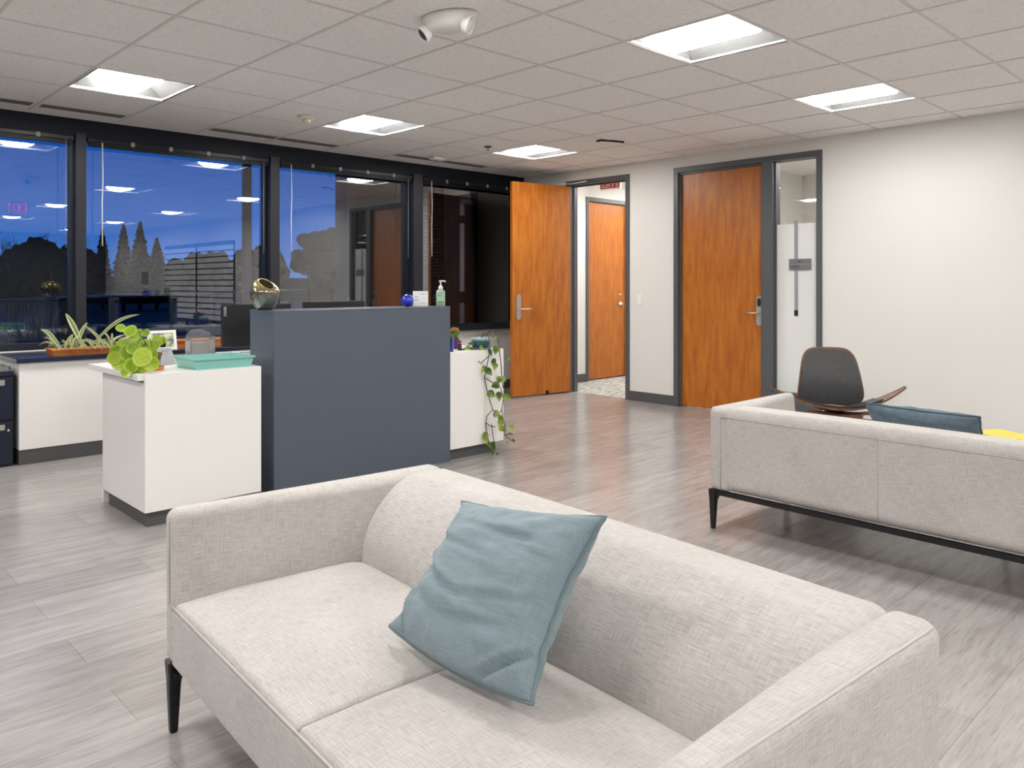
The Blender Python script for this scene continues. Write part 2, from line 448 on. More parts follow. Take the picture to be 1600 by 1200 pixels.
# ceiling tiles with openings for the troffers
lights = [(a, b) for a in (-8, -5, -2, 1, 4, 7) for b in (2, -3, -8, -13, -18)]
def ceiling():
    bm = bmesh.new(); hole = set(lights)
    amin = int(math.floor((X0-GX)/T)); bmin = int(math.floor((Y0-GY)/T))
    for a in range(amin, 10):
        for b in range(bmin, 5):
            if (a, b) in hole: continue
            x0 = max(X0, GX+a*T); x1 = min(XR+.05, GX+(a+1)*T); y0 = max(Y0, GY+b*T); y1 = min(YW+.1, GY+(b+1)*T)
            if x1-x0 < 1e-3 or y1-y0 < 1e-3: continue
            bm.faces.new([bm.verts.new(p) for p in ((x0, y0, CEIL), (x0, y1, CEIL), (x1, y1, CEIL), (x1, y0, CEIL))])
    # upper deck above the tiles
    bx(bm, X0-.2, XR+.3, Y0-.2, YW+.3, CEIL+.14, CEIL+.2)
    return bm
struct(obj('ceiling', ceiling(), M['ceiling']), 'grid ceiling of square off-white acoustic tiles')
def tees():
    bm = bmesh.new(); w = .0075
    for a in range(-10, 10):
        x = GX+a*T
        if X0 < x < XR: bx(bm, x-w, x+w, Y0, YW-.13, CEIL-.004, CEIL+.01)
    for b in range(-20, 5):
        y = GY+b*T
        if Y0 < y < YW-.1: bx(bm, X0, XR, y-w, y+w, CEIL-.0035, CEIL+.0095)
    return bm
struct(obj('trim_1', tees(), M['tee']), 'metal tee grid of the ceiling')

# right wall (thick, with two openings)
WT = .12
D1a, D1b = 5.076, 5.965      # open doorway
D2a, D2b = 3.017, 4.525      # closed door with sidelight
HF = 2.362
struct(obj('wall_right', boxes([
    (XR, XR+WT, D1b, YW+.15, 0, CEIL+.16), (XR, XR+WT, D2b, D1a, 0, CEIL+.16), (XR, XR+WT, Y0, D2a, 0, CEIL+.16),
    (XR, XR+WT, D1a, D1b, HF, CEIL+.16), (XR, XR+WT, D2a, D2b, HF, CEIL+.16)]), M['wall']), 'off-white painted wall with the doors')
# window wall: low parapet, black header
SILL = .72
struct(obj('wall_back', box(X0, XR, YW, YW+.15, 0, SILL), M['wall']), 'low painted wall under the windows')
struct(obj('trim_2', box(X0, XR, YW-.03, YW+.15, 2.335, CEIL+.02, .004), M['header']), 'black header along the top of the windows')
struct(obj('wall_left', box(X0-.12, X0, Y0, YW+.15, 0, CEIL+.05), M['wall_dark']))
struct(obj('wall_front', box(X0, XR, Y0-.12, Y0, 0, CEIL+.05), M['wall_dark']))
struct(obj('baseboard_right', boxes([(XR-.008, XR, D2b+.001, D1a-.001, 0, .10), (XR-.008, XR, Y0, D2a-.001, 0, .10), (XR-.008, XR, D1b+.001, YW, 0, .10)]), M['base']), 'dark grey vinyl baseboard')
struct(obj('baseboard_back', box(X0, XR-.01, YW-.008, YW, 0, .10), M['base']))

# windows
mull = [-4.55, -2.98, -1.40, .175, 1.77, 3.356, 4.951, 6.53]
mw = [.075, .075, .075, .075, .072, .088, .12, .07]
def window(i):
    x0 = mull[i]+mw[i]; x1 = mull[i+1]
    fr = .022
    o = struct(obj('window_%d' % (i+1), boxes([
        (mull[i], x0, YW-.06, YW+.12, SILL, 2.36), (x0, x1, YW, YW+.10, SILL, SILL+.05),
        (x0, x0+fr, YW+.02, YW+.09, SILL, 2.34), (x1-fr, x1, YW+.02, YW+.09, SILL, 2.34)]), M['window_metal']), 'dark metal framed window looking onto dusk')
    obj('window_glass', box(x0+fr-.004, x1-fr+.004, YW+.05, YW+.056, SILL+.04, 2.34), M['glass'], o)
    return o
for i in range(7): window(i)
struct(obj('trim_3', box(mull[7], XR, YW-.06, YW+.12, SILL, 2.36), M['window_metal']))
struct(obj('trim_4', box(4.95, XR-.002, YW-.07, YW+.0, SILL-.02, SILL+.03, .003), M['window_metal']), 'black window stool')

# raised blinds
place_word = {0: 'far left window of the row', 1: 'second window from the left end', 2: 'window behind the left counter end', 3: 'leftmost window in view, above the black cabinet',
              4: 'window above the spider plants', 5: 'window behind the bronze vase', 6: 'dark window beside the open door'}
for i in range(2, 7):
    x0 = mull[i]+mw[i]+.012; x1 = mull[i+1]-.012
    b = empty('window_blind', ((x0+x1)/2, YW-.02, 2.285), 0, 'raised black mini blind with a white wand, ' + place_word[i], 'blind', 'raised mini blinds along the window wall')
    hw = (x1-x0)/2
    obj('headrail', box(-hw, hw, -.035, .015, .018, .049, .003), M['black_metal'], b)
    obj('slat_stack', boxes([(-hw+.01, hw-.01, -.03, .012, -.012+k*.006, -.009+k*.006) for k in range(5)]), M['black'], b)
    for q in (.22, .42, .63, .84):
        obj('bracket', box(-hw+2*hw*q-.014, -hw+2*hw*q+.014, -.039, -.0355, .015, .05), M['ink'], b)
    wx = -hw+.10
    obj('tilt_wand', tubes([([(wx, -.045, .02), (wx+.003, -.05, -.25), (wx-.003, -.05, -.45), (wx, -.048, -.78)], .0045)]), M['white_plastic'], b, True)
    obj('lift_cord', tubes([([(hw-.06, -.04, .02), (hw-.06, -.04, -.8)], .0015), ([(hw-.052, -.04, .02), (hw-.052, -.04, -.8)], .0015)], 6), M['ink'], b, True)

# door frames
def frame1():
    t = .05; x0, x1 = XR-.012, XR+WT+.012
    return boxes([(x0, x1, D1a, D1a+t, 0, HF), (x0, x1, D1b-t, D1b, 0, HF), (x0, x1, D1a+t, D1b-t, HF-t, HF),
                  (XR+.06, XR+.085, D1a+t, D1a+t+.015, 0, HF-t), (XR+.06, XR+.085, D1b-t-.015, D1b-t, 0, HF-t), (XR+.06, XR+.085, D1a+t+.015, D1b-t-.015, HF-t-.015, HF-t)])
d1f = struct(obj('door_1', frame1(), M['frame'], smooth=False), 'grey metal frame of the open doorway')
M2a, M2b = 3.47, 3.575    # mullion between door 2 and its sidelight
def frame2():
    t = .05; x0, x1 = XR-.012, XR+WT+.012
    return boxes([(x0, x1, D2a, D2a+t, 0, HF), (x0, x1, D2b-t, D2b, 0, HF), (x0, x1, D2a+t, D2b-t, HF-t, HF),
                  (x0+.001, x1-.001, M2a, M2b, 0, HF-t), (x0+.001, x1-.001, D2a+t, M2a, 0, .25),
                  (XR+.012, XR+.035, M2b, M2b+.018, 0, HF-t), (XR+.012, XR+.035, D2b-t-.018, D2b-t, 0, HF-t), (XR+.012, XR+.035, M2b+.018, D2b-t-.018, HF-t-.018, HF-t)])
d2f = struct(obj('door_2', frame2(), M['frame']), 'cherry door with sidelight in a grey metal frame')
# lever handle plate, local: plate in xz plane facing -y, lever to +x
def lever_plate(parent, loc, rz, flip=1, reader=False, h=.27):
    p = obj('handle_plate', prism(rrect(.058, h, .028, 6), .012, 'y', -.012), M['steel'], parent, 'auto')
    p.location = loc; p.rotation_euler = (0, 0, rz)
    obj('lever', tubes([([(0, -.012, -.02), (0, -.055, -.02), (.012*flip, -.062, -.02), (.13*flip, -.062, -.02)], .0085)]), M['steel'], p, True)
    if reader: obj('card_reader', prism(rrect(.036, .075, .016, 5, 0, .078), .004, 'y', -.016), M['black'], p, 'auto')
    return p
# closed door leaf of door_2
leaf = obj('door_leaf', box(XR+.036, XR+.08, M2b+.004, D2b-.054, .012, HF-.055, .002), M['cherry'], d2f)
lever_plate(d2f, (XR+.0355, M2b+.045, .965), -PI/2, -1, True)
# sidelight glass + film
obj('sidelight_glass', box(XR+.05, XR+.056, D2a+.05, M2a, .25, HF-.05), M['side_glass'], d2f)
obj('frosted_film', box(XR+.0485, XR+.0495, D2a+.055, M2a-.005, .25, 1.745), M['frosted'], d2f)
obj('door_stop', boxes([(XR+.03, XR+.049, D2a+.05, D2a+.062, .25, HF-.05), (XR+.03, XR+.049, M2a-.012, M2a, .25, HF-.05)]), M['frame'], d2f)

# the open leaf of door_1, hinged at the far jamb, swung into the room
hinge = Vector((XR-.005, D1b-.055, 0))
dlen = .80; ang = math.atan2(6.045-5.93, 5.79-6.60)
dl = obj('door_leaf', box(0, dlen, -.022, .022, .015, 2.30, .002), M['cherry'], d1f)
dl.location = (hinge.x-.01, hinge.y, 0); dl.rotation_euler = (0, 0, ang)
lp = lever_plate(dl, (dlen-.075, .0225, .965), PI, 1)
lp2 = lever_plate(dl, (dlen-.075, -.0225, .965), 0, -1)
for z in (.25, 1.1, 2.1):
    obj('hinge', tubes([([(-.006, -.026, z-.05), (-.006, -.026, z+.05)], .007)]), M['steel'], dl, True)
obj('door_sweep_bolt', box(dlen*.40, dlen*.44, .022, .035, .01, .05), M['black_metal'], dl)
cl = obj('door_closer', box(.04, .30, -.065, -.0225, 2.20, 2.26, .006), M['steel'], dl, 'auto')
obj('closer_arm', tubes([([(.12, -.045, 2.262), (.12, -.045, 2.325), (-.01, .03, 2.330), (-.02, .27, 2.335)], .0065)]), M['steel'], dl, True)

# ------------------------------------------------------------------ corridor beyond the open doorway
CY1 = 6.43
struct(obj('floor', box(XR+.06, 9.6, 4.7, CY1+.1, -.06, -.002), M['carpet']), 'striped grey carpet beyond the open doorway')
struct(obj('wall_corridor', boxes([(XR+WT, 7.47, CY1, CY1+.1, 0, CEIL+.16), (8.36, 9.6, CY1, CY1+.1, 0, CEIL+.16), (7.47, 8.36, CY1, CY1+.1, 2.30, CEIL+.16),
        (9.6, 9.7, 4.7, CY1+.1, 0, CEIL+.16), (XR+WT, 9.6, 4.6, 4.7, 0, CEIL+.16)]), M['wall']), 'white corridor wall beyond the doorway')
struct(obj('ceiling', box(XR+WT, 9.7, 1.0, CY1+.1, CEIL+.10, CEIL+.14), M['ceiling']), 'ceiling of the rooms beyond the right wall')
struct(obj('baseboard_corridor', boxes([(XR+WT, 7.469, CY1-.008, CY1, 0, .10), (8.361, 9.59, CY1-.008, CY1, 0, .10)]), M['base']))
d3 = struct(obj('door_3', boxes([(7.47, 7.52, CY1-.012, CY1+.11, 0, 2.30), (8.31, 8.36, CY1-.012, CY1+.11, 0, 2.30), (7.52, 8.31, CY1-.012, CY1+.11, 2.25, 2.30)]), M['frame']), 'closed cherry door seen through the open doorway')
obj('door_leaf', box(7.523, 8.307, CY1+.03, CY1+.075, .012, 2.245), M['cherry'], d3)
kp = obj('handle', lathe([(.001, 0), (.032, 0), (.034, .006), (.02, .012), (.02, .03), (.001, .03)], 20), M['steel'], d3, True)
kp.location = (8.19, CY1+.03, .95); kp.rotation_euler = (PI/2, 0, 0)
obj('lever', tubes([([(0, 0, .025), (0, 0, .055), (-.02, 0, .06), (-.10, 0, .06)], .009)]), M['steel'], kp, True)
obj('keyhole', lathe([(.001, 0), (.018, 0), (.018, .008), (.001, .008)], 16), M['steel'], d3, True, (8.19, CY1+.03, 1.07)).rotation_euler = (PI/2, 0, 0)
# room behind the sidelight
struct(obj('floor', box(XR+.06, 9.6, 1.0, 4.6, -.06, -.003), M['carpet']), 'floor of the office behind the sidelight')
struct(obj('wall_office', boxes([(9.5, 9.6, 1.0, 4.6, 0, CEIL+.16), (XR+WT, 9.6, .9, 1.0, 0, CEIL+.16)]), M['wall']))

# ------------------------------------------------------------------ troffers
def arc_lens():
    bm = bmesh.new(); n = 12; w = .150; y0, y1 = .075, T-.045; V = []
    for k in range(n+1):
        a = PI*k/n; x = T/2 - w*math.cos(a); z = .060 - .064*math.sin(a)
        V.append((bm.verts.new((x, y0, z)), bm.verts.new((x, y1, z))))
    for p, q in zip(V, V[1:]): bm.faces.new((p[0], q[0], q[1], p[1]))
    bm.faces.new([v[0] for v in V][::-1]); bm.faces.new([v[1] for v in V])
    for f in bm.faces: f.normal_update()
    return bm
def troffer_body():
    bm = bmesh.new(); t = .012
    bx(bm, 0, T, 0, .02, 0, .012); bx(bm, 0, T, T-.02, T, 0, .012); bx(bm, 0, .022, .02, T-.02, 0, .012); bx(bm, T-.022, T, .02, T-.02, 0, .012)
    bx(bm, .0, T, 0, T, .09, .10)
    return bm
def reflector(s):
    bm = bmesh.new()
    if 1:
        pts = []
        for k in range(9):
            u = k/8; x = .022 + u*(.135); z = .008 + .075*math.sin(u*PI/2)
            pts.append((x if s == 0 else T-x, z))
        for (xa, za), (xb, zb) in zip(pts, pts[1:]):
            v = [bm.verts.new(p) for p in ((xa, .03, za), (xb, .03, zb), (xb, T-.03, zb), (xa, T-.03, za))]
            bm.faces.new(v if s else v[::-1])
    bmesh.ops.remove_doubles(bm, verts=bm.verts, dist=1e-5)
    return bm
def end_plate(y, q):
    bm = bmesh.new()
    v = [bm.verts.new(p) for p in ((.022, y, .012), (T-.022, y, .012), (T-.022, q, .085), (.022, q, .085))]; bm.faces.new(v)
    return bm
lnames = {(1, 2): 'lit square troffer above the left counter', (4, 2): 'lit square troffer above the smoke detector side of the desk',
          (7, 2): 'lit square troffer nearest the open door', (4, -3): 'large lit troffer right of the emergency light',
          (7, -3): 'lit troffer above the wall with the sidelight door'}
proto = None; b0 = None
for (a, b) in lights:
    if GX+a*T < X0 or GY+b*T < Y0: continue
    if proto is None:
        proto = empty('ceiling_light', (0, 0, 0), 0, 'x', 'ceiling light', 'square recessed ceiling troffers')
        obj('housing', troffer_body(), M['troffer'], proto)
        obj('lens', arc_lens(), M['lens'], proto, 'auto')
        for s_ in (0, 1): obj('reflector', reflector(s_), M['reflector'], proto, True)
        obj('end_plate', end_plate(.02, .06), M['reflector'], proto); obj('end_plate', end_plate(T-.02, T-.06), M['reflector'], proto)
        obj('air_slot', box(T-.016, T-.009, .02, T-.02, -.002, -.0005), M['slot'], proto); obj('air_slot', box(.009, .014, .02, T-.02, -.002, -.0005), M['slot'], proto)
        o = proto
    else: o = copy_tree(proto)
    o.location = (GX+a*T, GY+b*T, CEIL-.001)
    col_w = {-8: 'farthest from the door wall', -5: 'far from the door wall', -2: 'left of the camera', 1: 'in the middle column', 4: 'in the column nearer the door wall', 7: 'in the column along the door wall'}[a]
    row_w = {2: 'beside the windows', -3: 'level with the sofas', -8: 'just behind the camera', -13: 'in the second row behind the camera', -18: 'in the last row behind the camera'}[b]
    o['label'] = lnames.get((a, b), 'lit troffer ' + row_w + ', ' + col_w)
    o['group'] = 'square recessed ceiling troffers' if (a, b) in lnames else 'troffers behind the camera'
for k, (x, y) in enumerate(((7.3, 5.2), (8.6, 5.6), (7.6, 2.9), (8.3, 1.8))):  # unseen troffers added to light the corridor and the office
    o = copy_tree(proto); o.location = (x, y, CEIL-.002)
    o['label'] = ('unseen troffer added to light the corridor beyond the open doorway', 'unseen troffer added to light the corridor further down', 'unseen troffer added to light the office behind the sidelight', 'farther unseen troffer added to light the office behind the sidelight')[k]
    o['group'] = 'unseen troffers added beyond the right wall'

# ceiling devices
def slot_diffuser(x0, x1, label, n=3):
    t = empty('air_diffuser', ((x0+x1)/2, 6.315, CEIL-.0015), 0, label, 'vent', 'slot diffusers along the windows'); hw = (x1-x0)/2
    obj('frame', boxes([(-hw, hw, -.062, -.055, -.0006, .001), (-hw, hw, .055, .062, -.0006, .001), (-hw, -hw+.008, -.055, .055, -.0006, .001), (hw-.008, hw, -.055, .055, -.0006, .001)]), M['tee'], t)
    obj('slot', box(-hw+.008, hw-.008, -.055, .055, .0, .001), M['slot'], t)
    for k in range(1, n): obj('blade', box(-hw+.008, hw-.008, -.055+.11*k/n-.004, -.055+.11*k/n+.004, -.0006, .0), M['tee'], t)
g = lambda a: GX+a*T
slot_diffuser(g(0)+.02, g(1)-.02, 'slotted air diffuser at the left edge of the ceiling')
slot_diffuser(g(1)+.02, g(2)-.02, 'slotted air diffuser above the spider plant window')
slot_diffuser(g(3)+.02, g(4)-.005, 'slotted air diffuser above the black monitor, left of a joined pair')
slot_diffuser(g(4)+.005, g(5)-.02, 'slotted air diffuser above the bronze vase, right of a joined pair')
slot_diffuser(g(6)+.02, g(7)-.005, 'slotted air diffuser left of the small white sensor')
slot_diffuser(g(7)+.005, g(8)-.02, 'slotted air diffuser nearest the open door')

def bm_xf(bm, mtx): bmesh.ops.transform(bm, matrix=mtx, verts=bm.verts); return bm
# emergency light: oval body, two lamp heads (built hanging down)
em = empty('emergency_light', (2.362, 2.877, CEIL-.0045), R(-75), 'white twin-head emergency light on the ceiling', 'emergency light')
prof = [(.001, -.070), (.45, -.068), (.72, -.057), (.88, -.038), (.97, -.014), (1, 0), (.001, 0)]
obj('housing', lathe([(r*1, z) for r, z in prof], 40, sx=.150, sy=.092), M['white_plastic'], em, True)
def lamp_head():
    bm = lathe([(.001, .03), (.018, .028), (.034, .015), (.041, -.006), (.043, -.022), (.036, -.022), (.034, -.012), (.001, -.010)], 28)
    return bm
for sx, rot in ((-1, (R(-38), R(35), 0)), (1, (R(15), R(-70), 0))):
    h = obj('lamp_head', lamp_head(), M['white_plastic'], em, True); h.location = (sx*.120, -.03, -.066); h.rotation_euler = rot
    obj('bulb', lathe([(.001, -.020), (.026, -.017), (.033, -.0125), (.001, -.0125)], 20), M['ink_dark'] if sx < 0 else M['white_plastic'], h, True)
    obj('swivel', lathe([(.001, -.055), (.018, -.052), (.022, -.03), (.001, -.03)], 16), M['white_plastic'], em, True, (sx*.115, -.01*sx, 0))
sm = empty('smoke_detector', (3.0, 5.34, CEIL), 0, 'cream round smoke detector on the ceiling above the desk', 'smoke detector')
obj('base', lathe([(.001, -.028), (.045, -.028), (.062, -.015), (.068, 0), (.001, 0)], 32), M['cream_plastic'], sm, True)
obj('sensor', lathe([(.001, -.052), (.022, -.050), (.028, -.038), (.03, -.028), (.001, -.028)], 24), M['cream_plastic'], sm, True)
for k in range(6):
    a = k*PI/3; obj('guard_fin', box(.024*math.cos(a)-.003, .024*math.cos(a)+.003, .024*math.sin(a)-.003, .024*math.sin(a)+.003, -.05, -.028), M['steel'], sm)
spk = empty('sprinkler', (4.86, 5.36, CEIL), 0, 'small dark fire sprinkler in the ceiling beside the far troffer', 'sprinkler')
obj('escutcheon', lathe([(.001, -.006), (.034, -.006), (.036, 0), (.001, 0)], 24), M['black_metal'], spk, True)
obj('nozzle', lathe([(.001, -.04), (.017, -.04), (.017, -.037), (.005, -.034), (.006, -.006), (.001, -.006)], 16), M['steel'], spk, True)
sn = obj('motion_sensor', softbox(4.81, 4.95, 6.09, 6.18, CEIL-.034, CEIL-.004, .008, inner=(3, 3, 2)), M['white_plastic'], None, True)
tag(sn, 'small white box sensor on the ceiling between two slot diffusers', 'sensor')
vt = tag(obj('ceiling_opening', tubes([([(5.29, 4.43, CEIL-.018), (5.33, 4.41, CEIL-.008), (5.44, 4.36, CEIL-.008), (5.52, 4.31, CEIL-.014)], .008)]), M['slot'], None, True), 'short black curved cable poking out of the ceiling near the doors', 'cable')

# exit signs
def letters(bm, h, w, t, x, y0, y1, s):
    seg = {'E': [((0, 0), (0, 1)), ((0, 1), (1, 1)), ((0, .5), (.8, .5)), ((0, 0), (1, 0))], 'X': [((0, 0), (1, 1)), ((0, 1), (1, 0))],
           'I': [((.5, 0), (.5, 1))], 'T': [((.5, 0), (.5, 1)), ((0, 1), (1, 1))]}
    for ch in s:
        for (a, b), (c, d) in seg[ch]:
            p = Vector((x+a*w, 0, b*h)); q = Vector((x+c*w, 0, d*h)); dr = (q-p).normalized(); nn = Vector((-dr.z, 0, dr.x))*t/2; p -= dr*t/2; q += dr*t/2
            P = [p+nn, p-nn, q-nn, q+nn]
            A = [bm.verts.new((v.x, y0, v.z)) for v in P]; B = [bm.verts.new((v.x, y1, v.z)) for v in P]
            bm.faces.new(A); bm.faces.new(B[::-1])
            for i in range(4): bm.faces.new((A[i], B[i], B[(i+1) % 4], A[(i+1) % 4]))
        x += w*1.5
    bmesh.ops.recalc_face_normals(bm, faces=bm.faces); return bm
M['pale_red'] = mat('pale_lettering', (.62, .30, .27), .5)
M['dull_red'] = mat('unlit_red', (.42, .06, .05), .5)
def exit_sign(loc, rz, label, both=True, rm='red_sign'):
    t = empty('exit_sign', loc, rz, label, 'exit sign')
    obj('panel', box(-.16, .16, -.012, .012, -.20, -.02, .004), M['white_plastic'], t)
    obj('canopy', box(-.10, .10, -.025, .025, -.02, 0, .004), M['white_plastic'], t)
    for sy in ((-1, 1) if both else (-1,)):
        l = obj('lettering', letters(bmesh.new(), .115, .045, .017, -.1125, -.004, 0, 'EXIT'), M[rm], t)
        l.location = (0, -.0125, -.165)
        if sy > 0: l.location = (0, .0125, -.165); l.rotation_euler = (0, 0, PI)
        if rm != 'red_sign': obj('face', box(-.15, .15, -.0145 if sy < 0 else .0125, -.0122 if sy < 0 else .0145, -.185, -.035), M['dull_red'], t); l.location.y *= 1.35; l.data.materials[0] = M['pale_red']
    return t
exit_sign((7.6, 6.14, CEIL+.10), R(-90), 'red exit sign hanging in the corridor beyond the open doorway', rm='dull_red')
exit_sign((2.9, -.4, CEIL), PI, 'red exit sign hanging behind the camera, mirrored in the left window')

# things on the right wall
sw = empty('light_switch', (XR, 4.945, 1.052), -PI/2, 'white light switch between the two cherry doors', 'light switch')
obj('plate', prism(rrect(.07, .115, .006), .006, 'y', -.006), M['white_plastic'], sw)
obj('rocker', box(-.017, .017, -.010, -.006, -.033, .033, .001), M['paper'], sw)
sg = empty('door_sign', (XR+.0405, 3.235, 1.385), -PI/2, 'small grey room sign on the sidelight glass', 'sign')
obj('plate', prism(rrect(.20, .095, .004), .008, 'y', -.008), mat('sign_grey', (.16, .165, .17), .4), sg)
obj('lettering', boxes([(-.022, .022, -.0092, -.008, .020, .030), (-.08, -.074, -.0092, -.008, -.032, -.006), (-.068, .0, -.0092, -.008, -.030, -.024), (-.068, -.01, -.0092, -.008, -.018, -.010)]), M['ink_dark'], sg)
obj('text_line', boxes([(-.08, .085, -.0092, -.008, -.002, .001)]), M['steel'], sg)
pw = empty('sidelight_bar', (XR+.0415, 3.275, .93), 0, 'thin grey vertical bar on the sidelight glass below and above the sign', 'bar')  # plain bar standing in for a clear gap in the frosted film
obj('rail', box(0, .006, -.014, .014, .04, .84), M['ink'], pw)
obj('tip', box(-.001, .008, -.016, .016, 0, .05), M['black'], pw)
# white slatted blinds in interior windows further back on the right wall (seen mirrored in the glass)
for k, (ya, yb) in enumerate(((-2.68, -.98), (-4.45, -2.75))):
    t = empty('slatted_blind', (XR-.03, (ya+yb)/2, 0), 0, 'closed white slatted blind on the right wall, ' + ('nearer the sofas' if k == 0 else 'farther from the sofas'), 'blind', 'slatted blinds on the right wall')
    hw = (yb-ya)/2
    obj('slats', boxes([(-.004, .006, -hw+.01, hw-.01, .5+j*.115, .5+j*.115+.09) for j in range(13)]), M['slat'], t)
    obj('frame', boxes([(0, .028, -hw, -hw+.03, .42, 2.05), (0, .028, hw-.03, hw, .42, 2.05), (.0, .028, -hw, hw, 1.99, 2.05), (0, .028, -hw, hw, .42, .47), (.018, .028, -hw, hw, .47, 1.99)]), M['frame'], t)
pf = empty('wall_picture', (XR-.015, -5.7, 1.35), 0, 'white framed print on the right wall behind the camera', 'picture')
obj('frame', box(0, .015, -.35, .35, -.25, .25, .003), M['paper'], pf); obj('print', box(-.003, 0, -.22, .22, -.15, .15), M['ink'], pf)
cr_ = empty('credenza', (XR-.35, -5.9, 0), 0, 'dark blue low cabinet against the right wall behind the camera', 'cabinet')
obj('body', box(-.25, .25, -.9, .9, .06, .95, .004), mat('deep_blue', (.01, .03, .14), .35), cr_); obj('plinth', box(-.23, .24, -.88, .88, 0, .06), M['base'], cr_)

# ================================================================== LEFT COUNTER
CT = .712
ct = empty('counter', (1.28, 6.06, 0), 0, 'white low counter with dark worktop under the windows', 'counter')
obj('body', box(.0, 3.2, .0, .60, .10, CT-.03, .002), M['white_lam'], ct)
obj('worktop', box(-.02, 3.22, -.025, .60, CT-.03, CT, .003), M['dark_top'], ct)
obj('toe_kick', box(.0, 3.2, .004, .59, 0, .10), M['base'], ct)
# filing cabinet
fc = empty('filing_cabinet', (.80, 6.36, 0), 0, 'black two-drawer filing cabinet at the left end of the counter', 'cabinet')
obj('body', box(-.46, .455, -.27, .27, 0, .63, .004), M['cabinet'], fc)
obj('lip', box(-.46, .455, -.285, -.27, .60, .63, .002), M['cabinet'], fc)
for k, z in enumerate((.02, .315)):
    d = obj('drawer', box(-.45, .445, -.29, -.27, z, z+.275, .004), M['cabinet'], fc)
    obj('label_holder', box(.29, .40, -.294, -.29, z+.225, z+.262, .002), M['steel'], d)
obj('lock', lathe([(.001, 0), (.008, 0), (.008, .006), (.001, .006)], 12), M['steel'], fc, True, (.42, -.29, .24)).rotation_euler = (PI/2, 0, 0)
gt = tag(obj('desk_tray', boxes([(.86, 1.24, 6.12, 6.34, .631, .636), (.86, 1.24, 6.12, 6.126, .636, .66), (.86, 1.24, 6.334, 6.34, .636, .66), (.86, .866, 6.12, 6.34, .636, .66), (1.234, 1.24, 6.12, 6.34, .636, .66)]), mat('grey_tray', (.25, .25, .25), .5)), 'shallow grey tray on top of the black filing cabinet', 'tray')

# planter trays
def tray(name, loc, w, d, h, t, m, parent, fl=.01, rim=.006):
    bm = bmesh.new()
    def ring(hw, hd, z): return [bm.verts.new((sx*hw, sy*hd, z)) for sx, sy in ((-1, -1), (1, -1), (1, 1), (-1, 1))]
    rs = [ring(w/2-fl, d/2-fl, 0), ring(w/2, d/2, h-.008), ring(w/2+rim, d/2+rim, h-.008), ring(w/2+rim, d/2+rim, h), ring(w/2-t+.002, d/2-t+.002, h), ring(w/2-fl-t, d/2-fl-t, t)]
    bm.faces.new(rs[0][::-1]); bm.faces.new(rs[-1])
    for A, B in zip(rs, rs[1:]):
        for k in range(4): bm.faces.new((A[k], A[(k+1) % 4], B[(k+1) % 4], B[k]))
    o = obj(name, bm, m, parent); o.location = loc; return o
def blade(V, Fc, UV, base, tip, sag, w0, seg=10, side=None):
    base, tip = Vector(base), Vector(tip); d = tip-base
    view = Vector((-.69, -.72, .0)); sd = d.cross(view)
    if sd.length < 1e-4: sd = Vector((1, 0, 0))
    sd.normalize(); s0 = len(V)
    for i in range(seg+1):
        u = i/seg; p = base.lerp(tip, u) + Vector((0, 0, sag*math.sin(u*PI)*1.0))
        ww = w0*(.45+.55*math.sin(min(1, u*1.6)*PI/2))*(1-u**3)**.8
        fold = Vector((0, 0, -.25*ww)) + view*(-.25*ww)
        V += [p-sd*ww+fold*-1, p, p+sd*ww+fold*-1]; UV += [(0, u), (.5, u), (1, u)]
    for i in range(seg):
        for q in (0, 1):
            a = s0+i*3+q; Fc.append((a, a+1, a+4, a+3))
def grass_plants(spec): 
    V, Fc, UV = [], [], []
    for s in spec: blade(V, Fc, UV, *s)
    return (V, Fc, UV)
def C2(px, py, F): return at(px, py, F)
p1 = empty('planter_tray', (1.80, 6.20, CT), 0, 'long terracotta tray of striped spider plants on the dark counter', 'planter')
tray('tray', (0, 0, 0), .62, .17, .045, .008, M['terracotta'], p1)
obj('soil', box(-.30, .30, -.065, .065, .008, .032), M['soil'], p1)
sp_ = []
loc1 = Vector((1.80, 6.20, CT))
def add(bp, tp, sag, w, F0=5.6, F1=None):
    sp_.append((C2(*bp, F0)-loc1, C2(*tp, F1 or F0)-loc1, sag, w))
add((97, 548), (63, 514), .03, .017, 5.55); add((100, 548), (116, 522), .02, .012, 5.55)
add((127, 536), (102, 489), .015, .024, 5.6); add((118, 546), (137, 503), .02, .016, 5.6)
add((113, 548), (112, 522), 0, .016, 5.6); add((117, 548), (124, 524), 0, .015, 5.62)
add((148, 535), (219, 491), .045, .014, 5.65, 5.5); add((170, 548), (131, 508), .02, .012, 5.7)
add((150, 540), (175, 549), .05, .010, 5.6); add((140, 545), (165, 532), .03, .009, 5.7)
add((150, 545), (118, 541), .05, .009, 5.6); add((160, 546), (128, 533), .03, .009, 5.65)
add((176, 545), (175, 520), .02, .010, 5.7); add((176, 545), (158, 523), .05, .008, 5.7); add((180, 545), (195, 527), .02, .008, 5.75)
add((182, 545), (215, 530), .05, .008, 5.75); add((178, 545), (230, 527), .05, .008, 5.75); add((176, 548), (150, 536), .04, .008, 5.7)
add((95, 548), (78, 545), .04, .008, 5.6); add((105, 548), (95, 532), .03, .008, 5.65)
add((122, 546), (140, 548), .04, .008, 5.55); add((130, 546), (128, 530), .02, .014, 5.6)
rnd = random.Random(3)
for k in range(26):
    x = rnd.uniform(-.28, .30); y = rnd.uniform(-.05, .05); a = rnd.uniform(0, 2*PI); l = rnd.uniform(.07, .16)
    sp_.append(((x, y, .03), (x+l*math.cos(a), y+.35*l*math.sin(a), .03+rnd.uniform(.01, .09)), rnd.uniform(.02, .05), rnd.uniform(.005, .009)))
